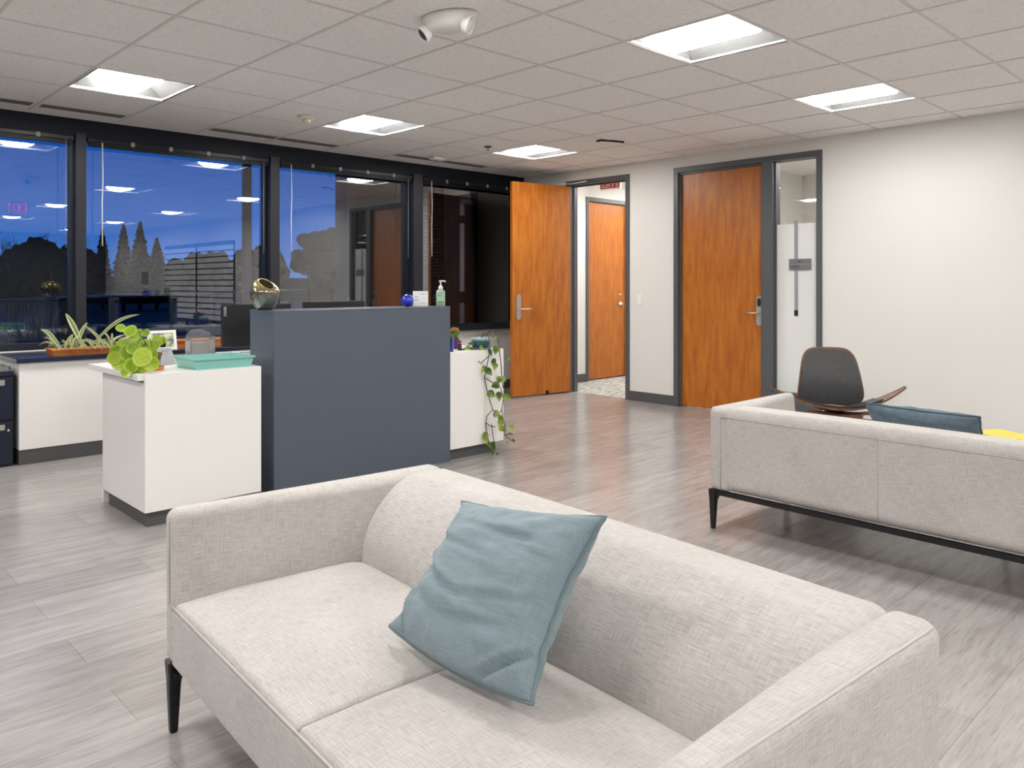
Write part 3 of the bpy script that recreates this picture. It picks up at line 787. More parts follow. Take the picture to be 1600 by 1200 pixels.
obj('foliage', grass_plants(sp_), M['striped'], p1, True)
p2 = empty('planter_tray', (2.62, 6.27, CT), 0, 'empty looking terracotta tray right of the white photo frame', 'planter')
tray('tray', (0, 0, 0), .62, .17, .062, .008, M['terracotta'], p2)
obj('soil', box(-.28, .28, -.06, .06, .008, .04), M['soil'], p2)

# photo frame
ph = empty('photo_frame', (2.225, 6.095, CT), R(0), 'white photo frame leaning on the counter behind the round-leaf plant', 'photo frame')
fr_ = obj('frame', boxes([(-.105, .105, -.006, .006, 0, .02), (-.105, .105, -.006, .006, .13, .15), (-.105, -.085, -.006, .006, .02, .13), (.085, .105, -.006, .006, .02, .13)]), M['paper'], ph)
pc = mat('landscape_photo', (.3, .4, .2), .3); noise_mix(pc, (.04, .10, .10), (.70, .72, .45), nscale=22)
pp_ = obj('photo', box(-.086, .086, -.002, .004, .019, .131), pc, ph)
for o_ in (fr_, pp_): o_.rotation_euler = (R(-12), 0, 0)
obj('easel', box(-.02, .02, .008, .012, 0.02, .09), M['black'], ph).rotation_euler = (R(16), 0, 0)

# ================================================================== RECEPTION DESK
DT = .76
wing = empty('desk_pedestal', (1.40, 4.06, 0), 0, 'white pedestal desk wing holding the round-leaf plant and teal tray', 'desk')
obj('body', box(.0, .606, .02, .65, .075, DT-.045, .002), M['white_lam'], wing)
obj('front_panel', box(-.004, .606, 0, .0185, .075, DT, .001), M['white_lam'], wing)
obj('worktop', box(-.035, .606, .019, .80, DT-.03, DT, .001), M['white_lam'], wing)
obj('drawer_front', box(-.004, -.0005, .0195, .65, .075, DT-.055, .0005), M['white_lam'], wing)
obj('toe_kick', box(.012, .59, .022, .60, 0, .075), M['base'], wing)
obj('side_leg', box(.0, .606, .652, .668, 0, DT-.031), M['white_lam'], wing)
desk = empty('reception_desk', (2.137, 4.17, 0), 0, 'tall slate blue reception counter box in front of the desk', 'reception counter')
BT = 1.045
obj('front_panel', box(0, 1.295, 0, .03, 0, BT-.001, .0015), M['blue_lam'], desk)
obj('side_panel', box(0.001, .03, .031, .30, 0, BT-.001, .001), M['blue_lam'], desk)
obj('side_panel', box(1.265, 1.294, .031, .30, 0, BT-.001, .001), M['blue_lam'], desk)
obj('back_panel', box(.031, 1.264, .27, .299, 0, BT-.001, .001), M['blue_lam'], desk)
obj('ledge', box(-.001, 1.296, -.001, .301, BT-.001, BT+.012, .002), M['blue_lam'], desk)
wt = tag(obj('desk_worktop', box(2.008, 3.435, 4.475, 5.08, DT-.03, DT, .002), M['white_lam']), 'white worktop behind the tall blue counter box', 'worktop')
obj('support_panel', box(2.6, 2.62, 4.50, 5.04, 0, DT-.031), M['white_lam'], wt)
obj('support_panel', box(2.02, 2.04, 4.50, 5.04, 0, DT-.031), M['white_lam'], wt)
side = empty('side_cabinet', (3.436, 4.172, 0), 0, 'white low cabinet at the right end of the blue counter, under the trailing plant', 'cabinet')
ST = .74
obj('body', box(0, .50, 0, .55, .075, ST-.0005, .002), M['white_lam'], side)
obj('toe_kick', box(.0, .44, .025, .52, 0, .075), M['base'], side)

# monitors
def monitor(loc, rz, w, h, label, stand=M['white_plastic']):
    t = empty('monitor', loc, rz, label, 'monitor')
    obj('screen_back', box(-w/2, w/2, -.018, .018, .045, .045+h, .006), M['black'], t)
    obj('screen', box(-w/2+.01, w/2-.01, .018, .020, .055, .035+h), mat('screen_black', (.005, .005, .006), .15), t)
    obj('stand', prism([(-.03, .0), (.03, 0), (.02, .15), (-.02, .15)], .02, 'y', -.04), stand, t)
    obj('foot', box(-.11, .11, -.09, .08, 0, .012, .004), stand, t)
    return t
mo = monitor((2.37, 4.86, DT), R(-4), .46, .275, 'black monitor back seen left of the bronze vase')
obj('badge', box(-.222, -.205, -.0215, -.018, .245, .305), M['steel'], mo)
monitor((2.95, 4.86, DT), R(3), .5, .285, 'second black monitor mostly hidden behind the blue counter', M['black'])
kb = tag(obj('keyboard', box(2.55, 2.95, 4.93, 5.06, DT, DT+.018, .004), M['black']), 'black keyboard on the worktop behind the blue counter', 'keyboard')

# teal tray
tt = empty('letter_tray', (1.815, 4.225, DT), R(0), 'teal plastic letter tray on the white desk wing', 'tray')
tray('tray', (0, 0, 0), .325, .27, .058, .006, M['teal'], tt, .012, .007)
obj('paper_stack', box(-.13, .13, -.10, .10, .008, .022), M['teal'], tt)
# acrylic card sign on its left
ac = empty('sign_holder', (1.64, 4.47, DT), R(18), 'clear acrylic slanted card holder left of the teal tray', 'sign holder')
a1 = obj('panel', box(-.075, .075, -.002, .002, .0, .10), M['hazy'], ac); a1.rotation_euler = (R(-25), 0, 0)
a2 = obj('printed_strip', box(.01, .055, -.004, -.0025, .078, .09), M['ink'], ac); a2.rotation_euler = (R(-25), 0, 0)
obj('foot', box(-.075, .075, 0, .07, 0, .003), M['clear'], ac)
# acrylic brochure holder
bh = empty('brochure_holder', (1.96, 4.76, DT), R(5), 'clear acrylic brochure holder behind the teal tray', 'brochure holder')
obj('back', prism([(-.075, 0), (.075, 0), (.075, .155), (.05, .158), (.02, .175), (-.03, .175), (-.075, .145)], .004, 'y', .03), M['clear'], bh)
obj('front_pocket', box(-.075, .075, -.03, -.026, 0, .11), M['clear'], bh)
obj('side', box(-.079, -.075, -.03, .034, 0, .13), M['clear'], bh); obj('side', box(.075, .079, -.03, .034, 0, .13), M['clear'], bh)
obj('base', box(-.079, .079, -.03, .034, 0, .004), M['clear'], bh)
cards = tag(obj('business_cards', box(1.96-.045, 1.96+.045, 4.745, 4.775, DT+.005, DT+.095, .001), mat('pink_card', (.72, .58, .52), .6)), 'stack of pinkish cards inside the brochure holder', 'cards')
# round-leaf plant
pl = empty('potted_plant', (1.50, 4.275, DT), 0, 'round bright green leaves on a plant in a terracotta pot at the desk corner', 'plant')
obj('saucer', lathe([(.001, 0), (.058, 0), (.066, .018), (.062, .018), (.055, .005), (.001, .005)], 32), M['terracotta'], pl, True)
potm = mat('brown_pot', (.16, .075, .045), .6)
obj('pot', lathe([(.001, .0055), (.04, .0055), (.05, .075), (.054, .075), (.054, .09), (.047, .09), (.044, .07), (.001, .07)], 32), potm, pl, 'auto')
obj('soil', lathe([(.001, .0715), (.044, .0715), (.001, .076)], 20), M['soil'], pl, True)
base = Vector((1.50, 4.275, DT))
LV = [(188.6, 512.6, 6.5), (203.7, 516.8, 8.5), (217, 519.5, 5), (229, 519.5, 5), (192, 541.5, 10), (216.8, 538.8, 10), (230.5, 540, 10.5), (201, 551, 11.5), (222.3, 558, 12.5),
      (178.3, 559.4, 9), (186.5, 566, 11.5), (205, 571, 10), (236.7, 568.3, 10), (246, 533, 8), (253, 532, 6), (198, 580, 8.5), (214, 580, 9), (240, 552, 7), (210, 526, 6), (228, 552, 9), (190, 555, 9), (212, 565, 9), (182, 548, 8), (208, 544, 9), (224, 573, 8), (240, 540, 8)]
V, Fc = [], []; stems = []; PU = []
rnd = random.Random(5)
for i, (x, y, r) in enumerate(LV):
    F = 4.02 + rnd.uniform(-.09, .09); 
    if y > 560: F = 3.98 + rnd.uniform(-.05, .03)
    if i in (4, 5, 6, 20, 21): F = 4.13
    if x > 244: F = 4.22
    p = at(x, y, F) - base; rr = r*F/FPX*1.22
    n_ = (Vector((0, 0, CAMH)) - (p+base)).normalized() + Vector((rnd.uniform(-.5, .5), rnd.uniform(-.5, .5), rnd.uniform(-.2, .5))); n_.normalize()
    a_ = n_.orthogonal().normalized(); b_ = n_.cross(a_)
    s0 = len(V); V.append(p - n_*rr*.12); PU.append((0, i/26))
    rings = 3; K = 18
    for q in range(1, rings+1):
        for k in range(K):
            t = 2*PI*k/K; rq = rr*q/rings; z = .10*rr*(q/rings)**2*math.cos(2*t+i) + (-.12*rr*(1-(q/rings)**2))
            V.append(p + a_*rq*math.cos(t) + b_*rq*math.sin(t)*.93 + n_*z); PU.append((q/rings, i/26))
    for k in range(K): Fc.append((s0, s0+1+k, s0+1+(k+1) % K))
    for q in range(rings-1):
        for k in range(K):
            A = s0+1+q*K; Fc.append((A+k, A+K+k, A+K+(k+1) % K, A+(k+1) % K))
    root = Vector((rnd.uniform(-.015, .015), rnd.uniform(-.015, .015), .075))
    mid = root.lerp(p, .5) + Vector((0, 0, .03))
    stems.append(([root, mid, p - n_*rr*.15], .0016))
obj('foliage', (V, Fc, PU), M['pilea'], pl, True)
obj('stems', tubes(stems, 6), mat('leaf_stalk', (.12, .13, .03), .6), pl, True)
# small seedlings pot behind
sd = empty('succulent', (1.72, 4.70, DT), 0, 'small pale green cutting lying on the desk beside the plant pot', 'plant')
V2 = []
for k in range(9):
    a = k*.7; V2.append((Vector((0, 0, .01)), Vector((.045*math.cos(a), .03*math.sin(a), .03+.012*(k % 3))), .01, .007))
obj('foliage', grass_plants(V2), mat('pale_leaf', (.45, .6, .15), .5), sd, True)
obj('dish', lathe([(.001, 0), (.028, 0), (.034, .014), (.03, .014), (.025, .004), (.001, .004)], 20), M['white_plastic'], sd, True)

# items on the blue ledge
LT = BT + .0125
# bronze vase with slanted mouth
def vase():
    bm = bmesh.new(); n = 48; prof = [(.038, 0), (.050, .005), (.072, .035), (.084, .07), (.088, .105), (.082, .145), (.066, .178), (.044, .203)]
    rings = []
    def cut(x, z, f):  # slanted mouth: lower on +x
        return z - .72*f*f*max(0, x+.055) if f > 0 else z
    for j, (r, z) in enumerate(prof):
        f = max(0, (z-.08)/.125)
        ring = []
        for k in range(n):
            a = 2*PI*k/n; x = r*math.cos(a) + .012*f; y = r*math.sin(a)
            ring.append(bm.verts.new((x, y, cut(x, z, f))))
        rings.append(ring)
    for (r, z) in [(.040, .202), (.058, .178), (.072, .15), (.078, .11), (.070, .06), (.001, .02)]:
        f = max(0, (z-.08)/.125); ring = []
        for k in range(n):
            a = 2*PI*k/n; x = r*math.cos(a) + .012*f; y = r*math.sin(a)
            ring.append(bm.verts.new((x, y, cut(x, z, f)-.002)))
        rings.append(ring)
    bm.faces.new(rings[0][::-1])
    for A, B in zip(rings, rings[1:]):
        for k in range(n): bm.faces.new((A[k], A[(k+1) % n], B[(k+1) % n], B[k]))
    bmesh.ops.recalc_face_normals(bm, faces=bm.faces)
    return bm
vm = mat('bronze_glaze', (.1, .1, .1), .16, .75)
def vase_mat(m):
    b = m.node_tree.nodes['Principled BSDF']
    tc = N(m, 'ShaderNodeTexCoord'); s = N(m, 'ShaderNodeSeparateXYZ'); L(m, tc.outputs['Object'], s.inputs[0])
    n = N(m, 'ShaderNodeTexNoise'); n.inputs['Scale'].default_value = 30; n.inputs['Detail'].default_value = 3
    mp = N(m, 'ShaderNodeMapping'); mp.inputs['Scale'].default_value = (1, 1, .15); L(m, tc.outputs['Object'], mp.inputs[0]); L(m, mp.outputs[0], n.inputs['Vector'])
    a = N(m, 'ShaderNodeMath'); a.operation = 'MULTIPLY_ADD'; a.inputs[1].default_value = .11; L(m, n.outputs[0], a.inputs[0]); L(m, s.outputs[2], a.inputs[2])
    r = N(m, 'ShaderNodeValToRGB'); e = r.color_ramp.elements
    e[0].position = .10; e[0].color = (.26, .27, .26, 1); e[1].position = .235; e[1].color = (.72, .62, .42, 1)
    k = e.new(.165); k.color = (.24, .24, .20, 1); k = e.new(.195); k.color = (.50, .36, .14, 1)
    L(m, a.outputs[0], r.inputs[0]); L(m, r.outputs[0], b.inputs['Base Color'])
vase_mat(vm)
va = obj('vase', vase(), vm, None, True); va.location = (2.190, 4.385, LT); va.rotation_euler = (0, 0, R(-80))
tag(va, 'round bronze glazed vase with a slanted mouth on the blue counter', 'vase')
# blue glass ball
gb = bmesh.new(); bmesh.ops.create_icosphere(gb, subdivisions=4, radius=.043)
bm_ = mat('cobalt_glass', (.005, .01, .45), .05, Coat_Weight=1.0)
noise_mix(bm_, (.002, .004, .25), (.02, .05, .8), nscale=25)
go = obj('glass_ball', gb, bm_, None, True); go.location = (3.16, 4.29, LT+.042)
tag(go, 'cobalt blue glass ball beside the white cards on the counter', 'glass ball')
# white card stand
cs = empty('card_stand', (3.27, 4.29, LT), R(-38), 'white printed card stand between the blue ball and the sanitizer', 'card stand')
o = obj('card', box(-.052, .052, -.003, .003, 0, .105, .001), M['paper'], cs); o.rotation_euler = (R(-8), 0, 0)
o = obj('printing', boxes([(-.042, -.018, -.0038, -.003, .062, .067), (-.042, -.012, -.0038, -.003, .042, .047), (.0, .042, -.0038, -.003, .083, .086), (-.01, .04, -.0038, -.003, .02, .022)]), M['ink'], cs); o.rotation_euler = (R(-8), 0, 0)
obj('support', box(-.045, .045, .012, .016, 0.0, .085), M['clear'], cs); obj('foot', box(-.052, .052, -.004, .04, 0, .003), M['clear'], cs)
# sanitizer
sa = empty('hand_sanitizer', (3.405, 4.24, LT), R(-38), 'clear pump bottle of hand sanitizer at the right end of the counter', 'bottle')
def rr_loft(levels, n=4):
    bm = bmesh.new(); rings = []
    for w, d, r, z in levels: rings.append([bm.verts.new((a, b, z)) for a, b in rrect(w, d, r, n)])
    bm.faces.new(rings[0][::-1]); bm.faces.new(rings[-1])
    for A, B in zip(rings, rings[1:]):
        for k in range(len(A)): bm.faces.new((A[k], A[(k+1) % len(A)], B[(k+1) % len(A)], B[k]))
    bmesh.ops.recalc_face_normals(bm, faces=bm.faces); return bm
sm_ = mat('sanitizer_gel', (.50, .68, .55), .12, Transmission_Weight=.35)
obj('bottle', rr_loft([(.058, .036, .012, 0), (.062, .04, .014, .004), (.062, .04, .014, .095), (.055, .034, .014, .108), (.03, .028, .013, .114)]), sm_, sa, 'auto')
obj('label', box(-.024, .024, -.0215, -.0205, .022, .082), mat('green_label', (.35, .62, .36), .5), sa)
obj('printed_band', box(-.02, .02, -.0222, -.0215, .026, .032), M['ink_dark'], sa); obj('printed_band', box(-.02, .004, -.0222, -.0215, .07, .074), M['ink_dark'], sa)
obj('pump', lathe([(.001, .1145), (.015, .1145), (.016, .13), (.010, .14), (.005, .142), (.005, .165), (.009, .166), (.010, .176), (.001, .178)], 20), M['white_plastic'], sa, True)
obj('nozzle', tubes([([(0, 0, .172), (.02, -.006, .174), (.034, -.01, .168)], .0045)]), M['white_plastic'], sa, True)

# on the side cabinet: flowers, trailing plant, small bits
fp = empty('flower_pot', (3.675, 4.42, ST), 0, 'orange flowering plant in a purple pot beside the blue counter', 'plant')
obj('pot', lathe([(.001, 0), (.026, 0), (.036, .065), (.038, .075), (.033, .075), (.001, .068)], 24), mat('purple_pot', (.10, .03, .16), .4), fp, 'auto')
def blobs(cnt, ctr, rad, r0, r1, seed, flat=1):
    bm = bmesh.new(); q = random.Random(seed)
    for k in range(cnt):
        a = q.uniform(0, 2*PI); u = q.uniform(-1, 1); s = math.sqrt(1-u*u); rr = q.uniform(.5, 1)
        p = Vector(ctr)+Vector((rad[0]*s*math.cos(a), rad[1]*s*math.sin(a), rad[2]*u))*rr
        g_ = bmesh.ops.create_icosphere(bm, subdivisions=1, radius=q.uniform(r0, r1)); m_ = Matrix.Rotation(q.uniform(0, 3), 3, 'X')
        for v in g_['verts']: v.co = m_ @ Vector((v.co.x, v.co.y, v.co.z*flat)) + p
    return bm
obj('foliage', blobs(60, (0, 0, .105), (.045, .045, .035), .008, .014, 2, .45), leaf_mat('kalanchoe_leaf', (.05, .14, .02), (.14, .26, .05), 30), fp, True)
obj('flowers', blobs(45, (0, 0, .138), (.042, .042, .014), .005, .008, 3, .7), mat('orange_petal', (.55, .18, .04), .6), fp, True)
bk = tag(obj('booklet', boxes([(3.488, 3.496, 4.215, 4.25, ST, ST+.10)]), mat('blue_booklet', (.05, .10, .42), .5)), 'narrow blue booklet standing at the edge of the blue counter', 'booklet')
obj('orange_edge', box(3.4965, 3.500, 4.215, 4.25, ST, ST+.10), mat('orange_edge', (.62, .25, .03), .5), bk)
fg = empty('figurine', (3.615, 4.285, ST), 0, 'tiny dark red and black figurine in front of the flower pot', 'figurine')
obj('body', lathe([(.001, 0), (.016, 0), (.014, .02), (.012, .045), (.001, .048)], 16), M['black'], fg, True)
obj('head', lathe([(.001, .048), (.01, .05), (.012, .06), (.008, .07), (.001, .072)], 16), mat('dark_red', (.25, .02, .02), .4), fg, True)
obj('foot', box(-.005, .04, -.012, .012, 0, .008, .002), M['black'], fg)
bp_ = empty('trailing_plant', (3.80, 4.27, ST), 0, 'teal glazed bowl with long leafy vines trailing to the floor', 'plant')
tb = mat('teal_glaze', (.02, .12, .13), .15)
def glaze(m):
    b = m.node_tree.nodes['Principled BSDF']; tc = N(m, 'ShaderNodeTexCoord'); s = N(m, 'ShaderNodeSeparateXYZ'); L(m, tc.outputs['Object'], s.inputs[0])
    n = N(m, 'ShaderNodeTexNoise'); n.inputs['Scale'].default_value = 45; L(m, tc.outputs['Object'], n.inputs['Vector'])
    a = N(m, 'ShaderNodeMath'); a.operation = 'MULTIPLY_ADD'; a.inputs[1].default_value = .03; L(m, n.outputs[0], a.inputs[0]); L(m, s.outputs[2], a.inputs[2])
    r = N(m, 'ShaderNodeValToRGB'); e = r.color_ramp.elements
    e[0].position = .03; e[0].color = (.01, .06, .07, 1); e[1].position = .095; e[1].color = (.55, .68, .70, 1); k = e.new(.075); k.color = (.02, .13, .15, 1)
    L(m, a.outputs[0], r.inputs[0]); L(m, r.outputs[0], b.inputs['Base Color'])
glaze(tb)
obj('bowl', lathe([(.001, .006), (.045, .006), (.062, .02), (.068, .05), (.070, .082), (.066, .082), (.062, .06), (.001, .055)], 36), tb, bp_, 'auto')
obj('saucer', lathe([(.001, 0), (.062, 0), (.076, .012), (.073, .014), (.058, .005), (.001, .005)], 32), mat('glass_saucer', (.25, .24, .22), .2), bp_, True)
tb0 = Vector((3.80, 4.27, ST))
def q(px, py, F): return at(px, py, F) - tb0
FV = 5.60
vines = [
  [q(752, 527, 5.72), q(757, 519, 5.66), q(763, 525, 5.60), q(766, 540, 5.56), q(764, 556, 5.55), q(760, 575, 5.55), q(757, 590, FV), q(759, 600, FV), q(762, 615, FV), q(766, 628, FV), q(770, 640, FV), q(761, 650, FV), q(759, 662, FV), q(761, 680, FV), q(766, 700, FV), q(770, 712, FV)],
  [q(758, 525, 5.72), q(770, 515, 5.68), q(777, 524, 5.66), q(780, 545, 5.64), q(783, 570, 5.64), q(784, 590, FV), q(786, 605, FV), q(792, 614, FV)],
  [q(764, 556, 5.55), q(751, 568, 5.56), q(748, 564, 5.56)],
  [q(757, 590, FV), q(770, 598, FV), q(782, 606, FV), q(787, 622, FV), q(784, 640, FV), q(778, 648, FV), q(770, 640, FV)],
  [q(759, 660, FV), q(766, 666, FV), q(774, 667, FV)], [q(768, 662, FV), q(770, 680, FV), q(774, 700, FV)],
  [q(784, 640, FV), q(786, 655, FV), q(790, 668, FV), q(789, 680, FV), q(796, 686, FV), q(801, 690, FV)], [q(789, 680, FV), q(794, 678, FV), q(801, 679, FV)],
  [q(750, 532, 5.72), q(742, 545, 5.62), q(738, 546, 5.6)], [q(748, 530, 5.72), q(738, 537, 5.68), q(728, 542, 5.66)],
]
vb = bmesh.new()
for vv in vines: tube(vb, vv, .0035, 6)
obj('vines', vb, M['vine'], bp_, True)
def leaf(V, Fc, p, ln, wd, ang, tilt, sd):
    """heart shaped leaf hanging at p (relative), ang on the picture plane"""
    rgt = Vector((math.sin(YAW), -math.cos(YAW), 0)); up = Vector((0, 0, 1)); vw = Vector((-math.cos(YAW), -math.sin(YAW), 0))
    d = rgt*math.cos(ang) + up*math.sin(ang); s = (-rgt*math.sin(ang) + up*math.cos(ang))*math.cos(tilt) + vw*math.sin(tilt); n_ = d.cross(s)
    s0 = len(V); K = 9
    for i in range(K+1):
        u = i/K; ww = wd*math.sin(PI*min(1, (u*.92+.08))**.75)*(1 if u < 1 else 0)
        ctr = p + d*ln*u + n_*(-.15*ln*math.sin(PI*u))
        V += [ctr - s*ww + n_*.25*ww, ctr, ctr + s*ww + n_*.25*ww]
    for i in range(K):
        for k in (0, 1): a = s0+i*3+k; Fc.append((a, a+1, a+4, a+3))
V, Fc = [], []
LF = [(776, 540, 14, 5, -100), (772, 560, 14, 4, -95), (790, 560, 8, 4, -20), (758, 572, 12, 4, -120), (759, 575, 15, 5, -50), (776, 568, 12, 4, -110), (785, 588, 10, 3, -60), (782, 588, 12, 5, -110),
      (780, 600, 13, 6, 200), (762, 612, 14, 6, -35), (779, 612, 15, 5, -85), (795, 614, 14, 5, -110), (771, 645, 10, 6, -20), (784, 655, 15, 5, -110), (784, 650, 8, 5, 220), (790, 668, 12, 5, 200), (797, 672, 9, 4, 60),
      (758, 675, 19, 5, -85), (770, 690, 16, 4, -95), (762, 690, 12, 3, -60), (745, 565, 12, 3, 215), (793, 678, 9, 2, 0), (793, 690, 6, 3, -100), (799, 687, 7, 3, -20), (776, 708, 7, 2, -60), (765, 705, 6, 2, -120),
      (738, 545, 14, 3.5, 175), (741, 538, 10, 3, 170), (750, 540, 12, 3, -60), (764, 545, 12, 3, -70), (772, 530, 9, 2, 40), (770, 706, 6, 2, -90)]
rnd = random.Random(9)
for (x, y, ln, wd, a) in LF:
    F = 5.56 + rnd.uniform(-.03, .02) if y > 548 else 5.60
    if y < 548 and x < 745: F = 5.64
    leaf(V, Fc, q(x, y, F), ln*F/FPX*1.05, wd*F/FPX*1.05, R(a), rnd.uniform(-.5, .5), 0)
obj('foliage', (V, Fc), M['pothos'], bp_, True)
obj('soil', lathe([(.001, .056), (.0615, .056), (.001, .062)], 24), M['soil'], bp_, True)

# ================================================================== SOFAS
SW, SD0, SH = .825, .43, .605      # half width, half depth, height
def sofa(loc, rz, label, SD=SD0):
    t = empty('sofa', loc, rz, label, 'sofa')
    sm3 = lambda a, b, x: (lambda u: u*u*(3-2*u))(max(0, min(1, (x-a)/(b-a))))
    def wb(x, y, z):     # backrest: inner face slopes, convex
        th0 = .33 - .165*max(0, min(1, (z-.37)/(SH-.37)))**2.3
        u = (SD - x)/.30
        x2 = SD - u*th0
        e_ = max(0, min(1, (SW-.072-abs(y))/.07)); x2 += .018*(1-e_)**2*max(0, u)
        z2 = z + .006*math.cos(y*PI/(2*SW))*(1 if z > .5 else 0)
        return (x2, y, z2)
    obj('backrest', softbox(SD-.30, SD, -SW+.072, SW-.072, .195, SH, .052, wb, (8, 24, 8), 6), M['linen'], t, True)
    for s in (-1, 1):
        def wa(x, y, z, s=s):   # arm; y measured 0..0.1 from outside
            yo = s*SW; d = (yo-y)*s          # 0 at outer face .. .09 inner
            k = d/.085
            th = .062 + .040*sm3(-SD, SD*.6, x) + .022*(1-sm3(.33, SH, z))
            puff = .010*math.sin(PI*max(0, min(1, (z-.3)/.3)))*math.sin(PI*max(0, min(1, (x+SD)/(2*SD))))*max(0, k)
            return (x, yo - s*(k*th+puff), z)
        obj('arm', softbox(-SD, SD, *( (SW-.085, SW) if s > 0 else (-SW, -SW+.085)), .195, SH, .030, wa, (20, 3, 10), 6), M['linen'], t, True)
    # seat base and two cushions
    obj('seat_base', softbox(-SD+.002, SD-.21, -SW+.055, SW-.055, .195, .350, .012, None, (6, 20, 4), 3), M['linen'], t, True)
    for s in (-1, 1):
        y0, y1 = (.0015, SW-.078) if s > 0 else (-SW+.078, -.0015)
        def wc(x, y, z, y0=y0, y1=y1):
            u = (x+SD)/(2*SD-.315); v = (y-y0)/(y1-y0)
            if z > .345:
                z += .034*min(1, max(0, u)/.32)**.6*max(0, min(1, (1-u)/.12))**.5*(math.sin(PI*max(0, min(1, v)))**.38)*(1-.12*u)
            return (x, y, z)
        obj('seat_cushion', softbox(-SD+.0035, SD-.315, y0, y1, .30, .364, .012, wc, (24, 24, 3), 5), M['linen'], t, True)
    # piping
    fr = [(-SD+.002, y, .356) for y in [(-SW+.06)+k*(2*SW-.12)/24 for k in range(25)]]
    obj('piping', tubes([(fr, .0028)], 6), M['seam'], t, True)
    for s in (-1, 1):
        pts = [(-SD+.0, s*(SW-.052), .36), (-SD-.0005, s*(SW-.050), .48), (-SD+.0, s*(SW-.046), .575)]
        obj('arm_seam', tubes([(pts, .0016)], 6), M['seam_dark'], t, True)
        top = [(x, s*(SW-.0085), SH-.0085) for x in [-SD+.03+k*(2*SD-.06)/14 for k in range(15)]]
        obj('piping', tubes([(top, .0028)], 6), M['seam'], t, True)
    bs = [(SD+.0, y, SH-.047) for y in (-SW+.075, -SW/2, 0, SW/2, SW-.075)]
    obj('back_seam', tubes([(bs, .0020), ([(SD+.0, 0, SH-.05), (SD+.0, 0, .20)], .0014), ([(SD, SW-.072, SH-.05), (SD, SW-.072, .2)], .0022), ([(SD, -SW+.072, SH-.05), (SD, -SW+.072, .2)], .0022)], 6), M['seam_dark'], t, True)
    # metal frame and legs
    obj('frame_rail', boxes([(-SD+.006, SD-.006, s*(SW-.018)-.011, s*(SW-.018)+.011, .170, .1955) for s in (-1, 1)] + [(sx_-.010, sx_+.010, -SW+.03, SW-.03, .176 if sx_ < 0 else .172, .1955) for sx_ in (-SD+.045, SD-.018)]), M['black_metal'], t)
    for sx in (-1, 1):
        for sy in (-1, 1):
            bm = bmesh.new(); cx, cy = sx*(SD-.021), sy*(SW-.021); rings = []
            for z, hw, off in ((.1945, .022, 0), (.17, .0205, 0), (.155, .0175, .002), (.14, .0165, .003), (.07, .0135, .004), (.006, .0105, .005), (0, .0085, .005)):
                rings.append([bm.verts.new((cx+sx*off*.5+a, cy+sy*off*.5+b, z)) for a, b in rrect(2*hw, 2*hw, hw*.4, 3)])
            bm.faces.new(rings[0]); bm.faces.new(rings[-1][::-1])
            for A, B in zip(rings, rings[1:]):
                for k in range(len(A)): bm.faces.new((A[k], A[(k+1) % len(A)], B[(k+1) % len(A)], B[k]))
            # gussets flowing into the rails
            prism([(cx-sx*.012, .172), (cx-sx*.045, .172), (cx-sx*.026, .165), (cx-sx*.017, .145), (cx-sx*.012, .12)], .02, 'y', cy-.010, bm)
            prism([(cy-sy*.012, .172), (cy-sy*.045, .172), (cy-sy*.026, .165), (cy-sy*.017, .145), (cy-sy*.012, .12)], .02, 'x', cx-.010, bm)
            bmesh.ops.recalc_face_normals(bm, faces=bm.faces)
            obj('leg', bm, M['black_metal'], t)
    return t
sofa((1.171, 1.333, 0), R(-4.1), 'oatmeal linen two-seat sofa in the foreground holding the teal cushion')
sofa((3.775, 1.305, 0), PI + R(-1.2), 'oatmeal linen sofa seen from behind, facing the shell chair', .385)

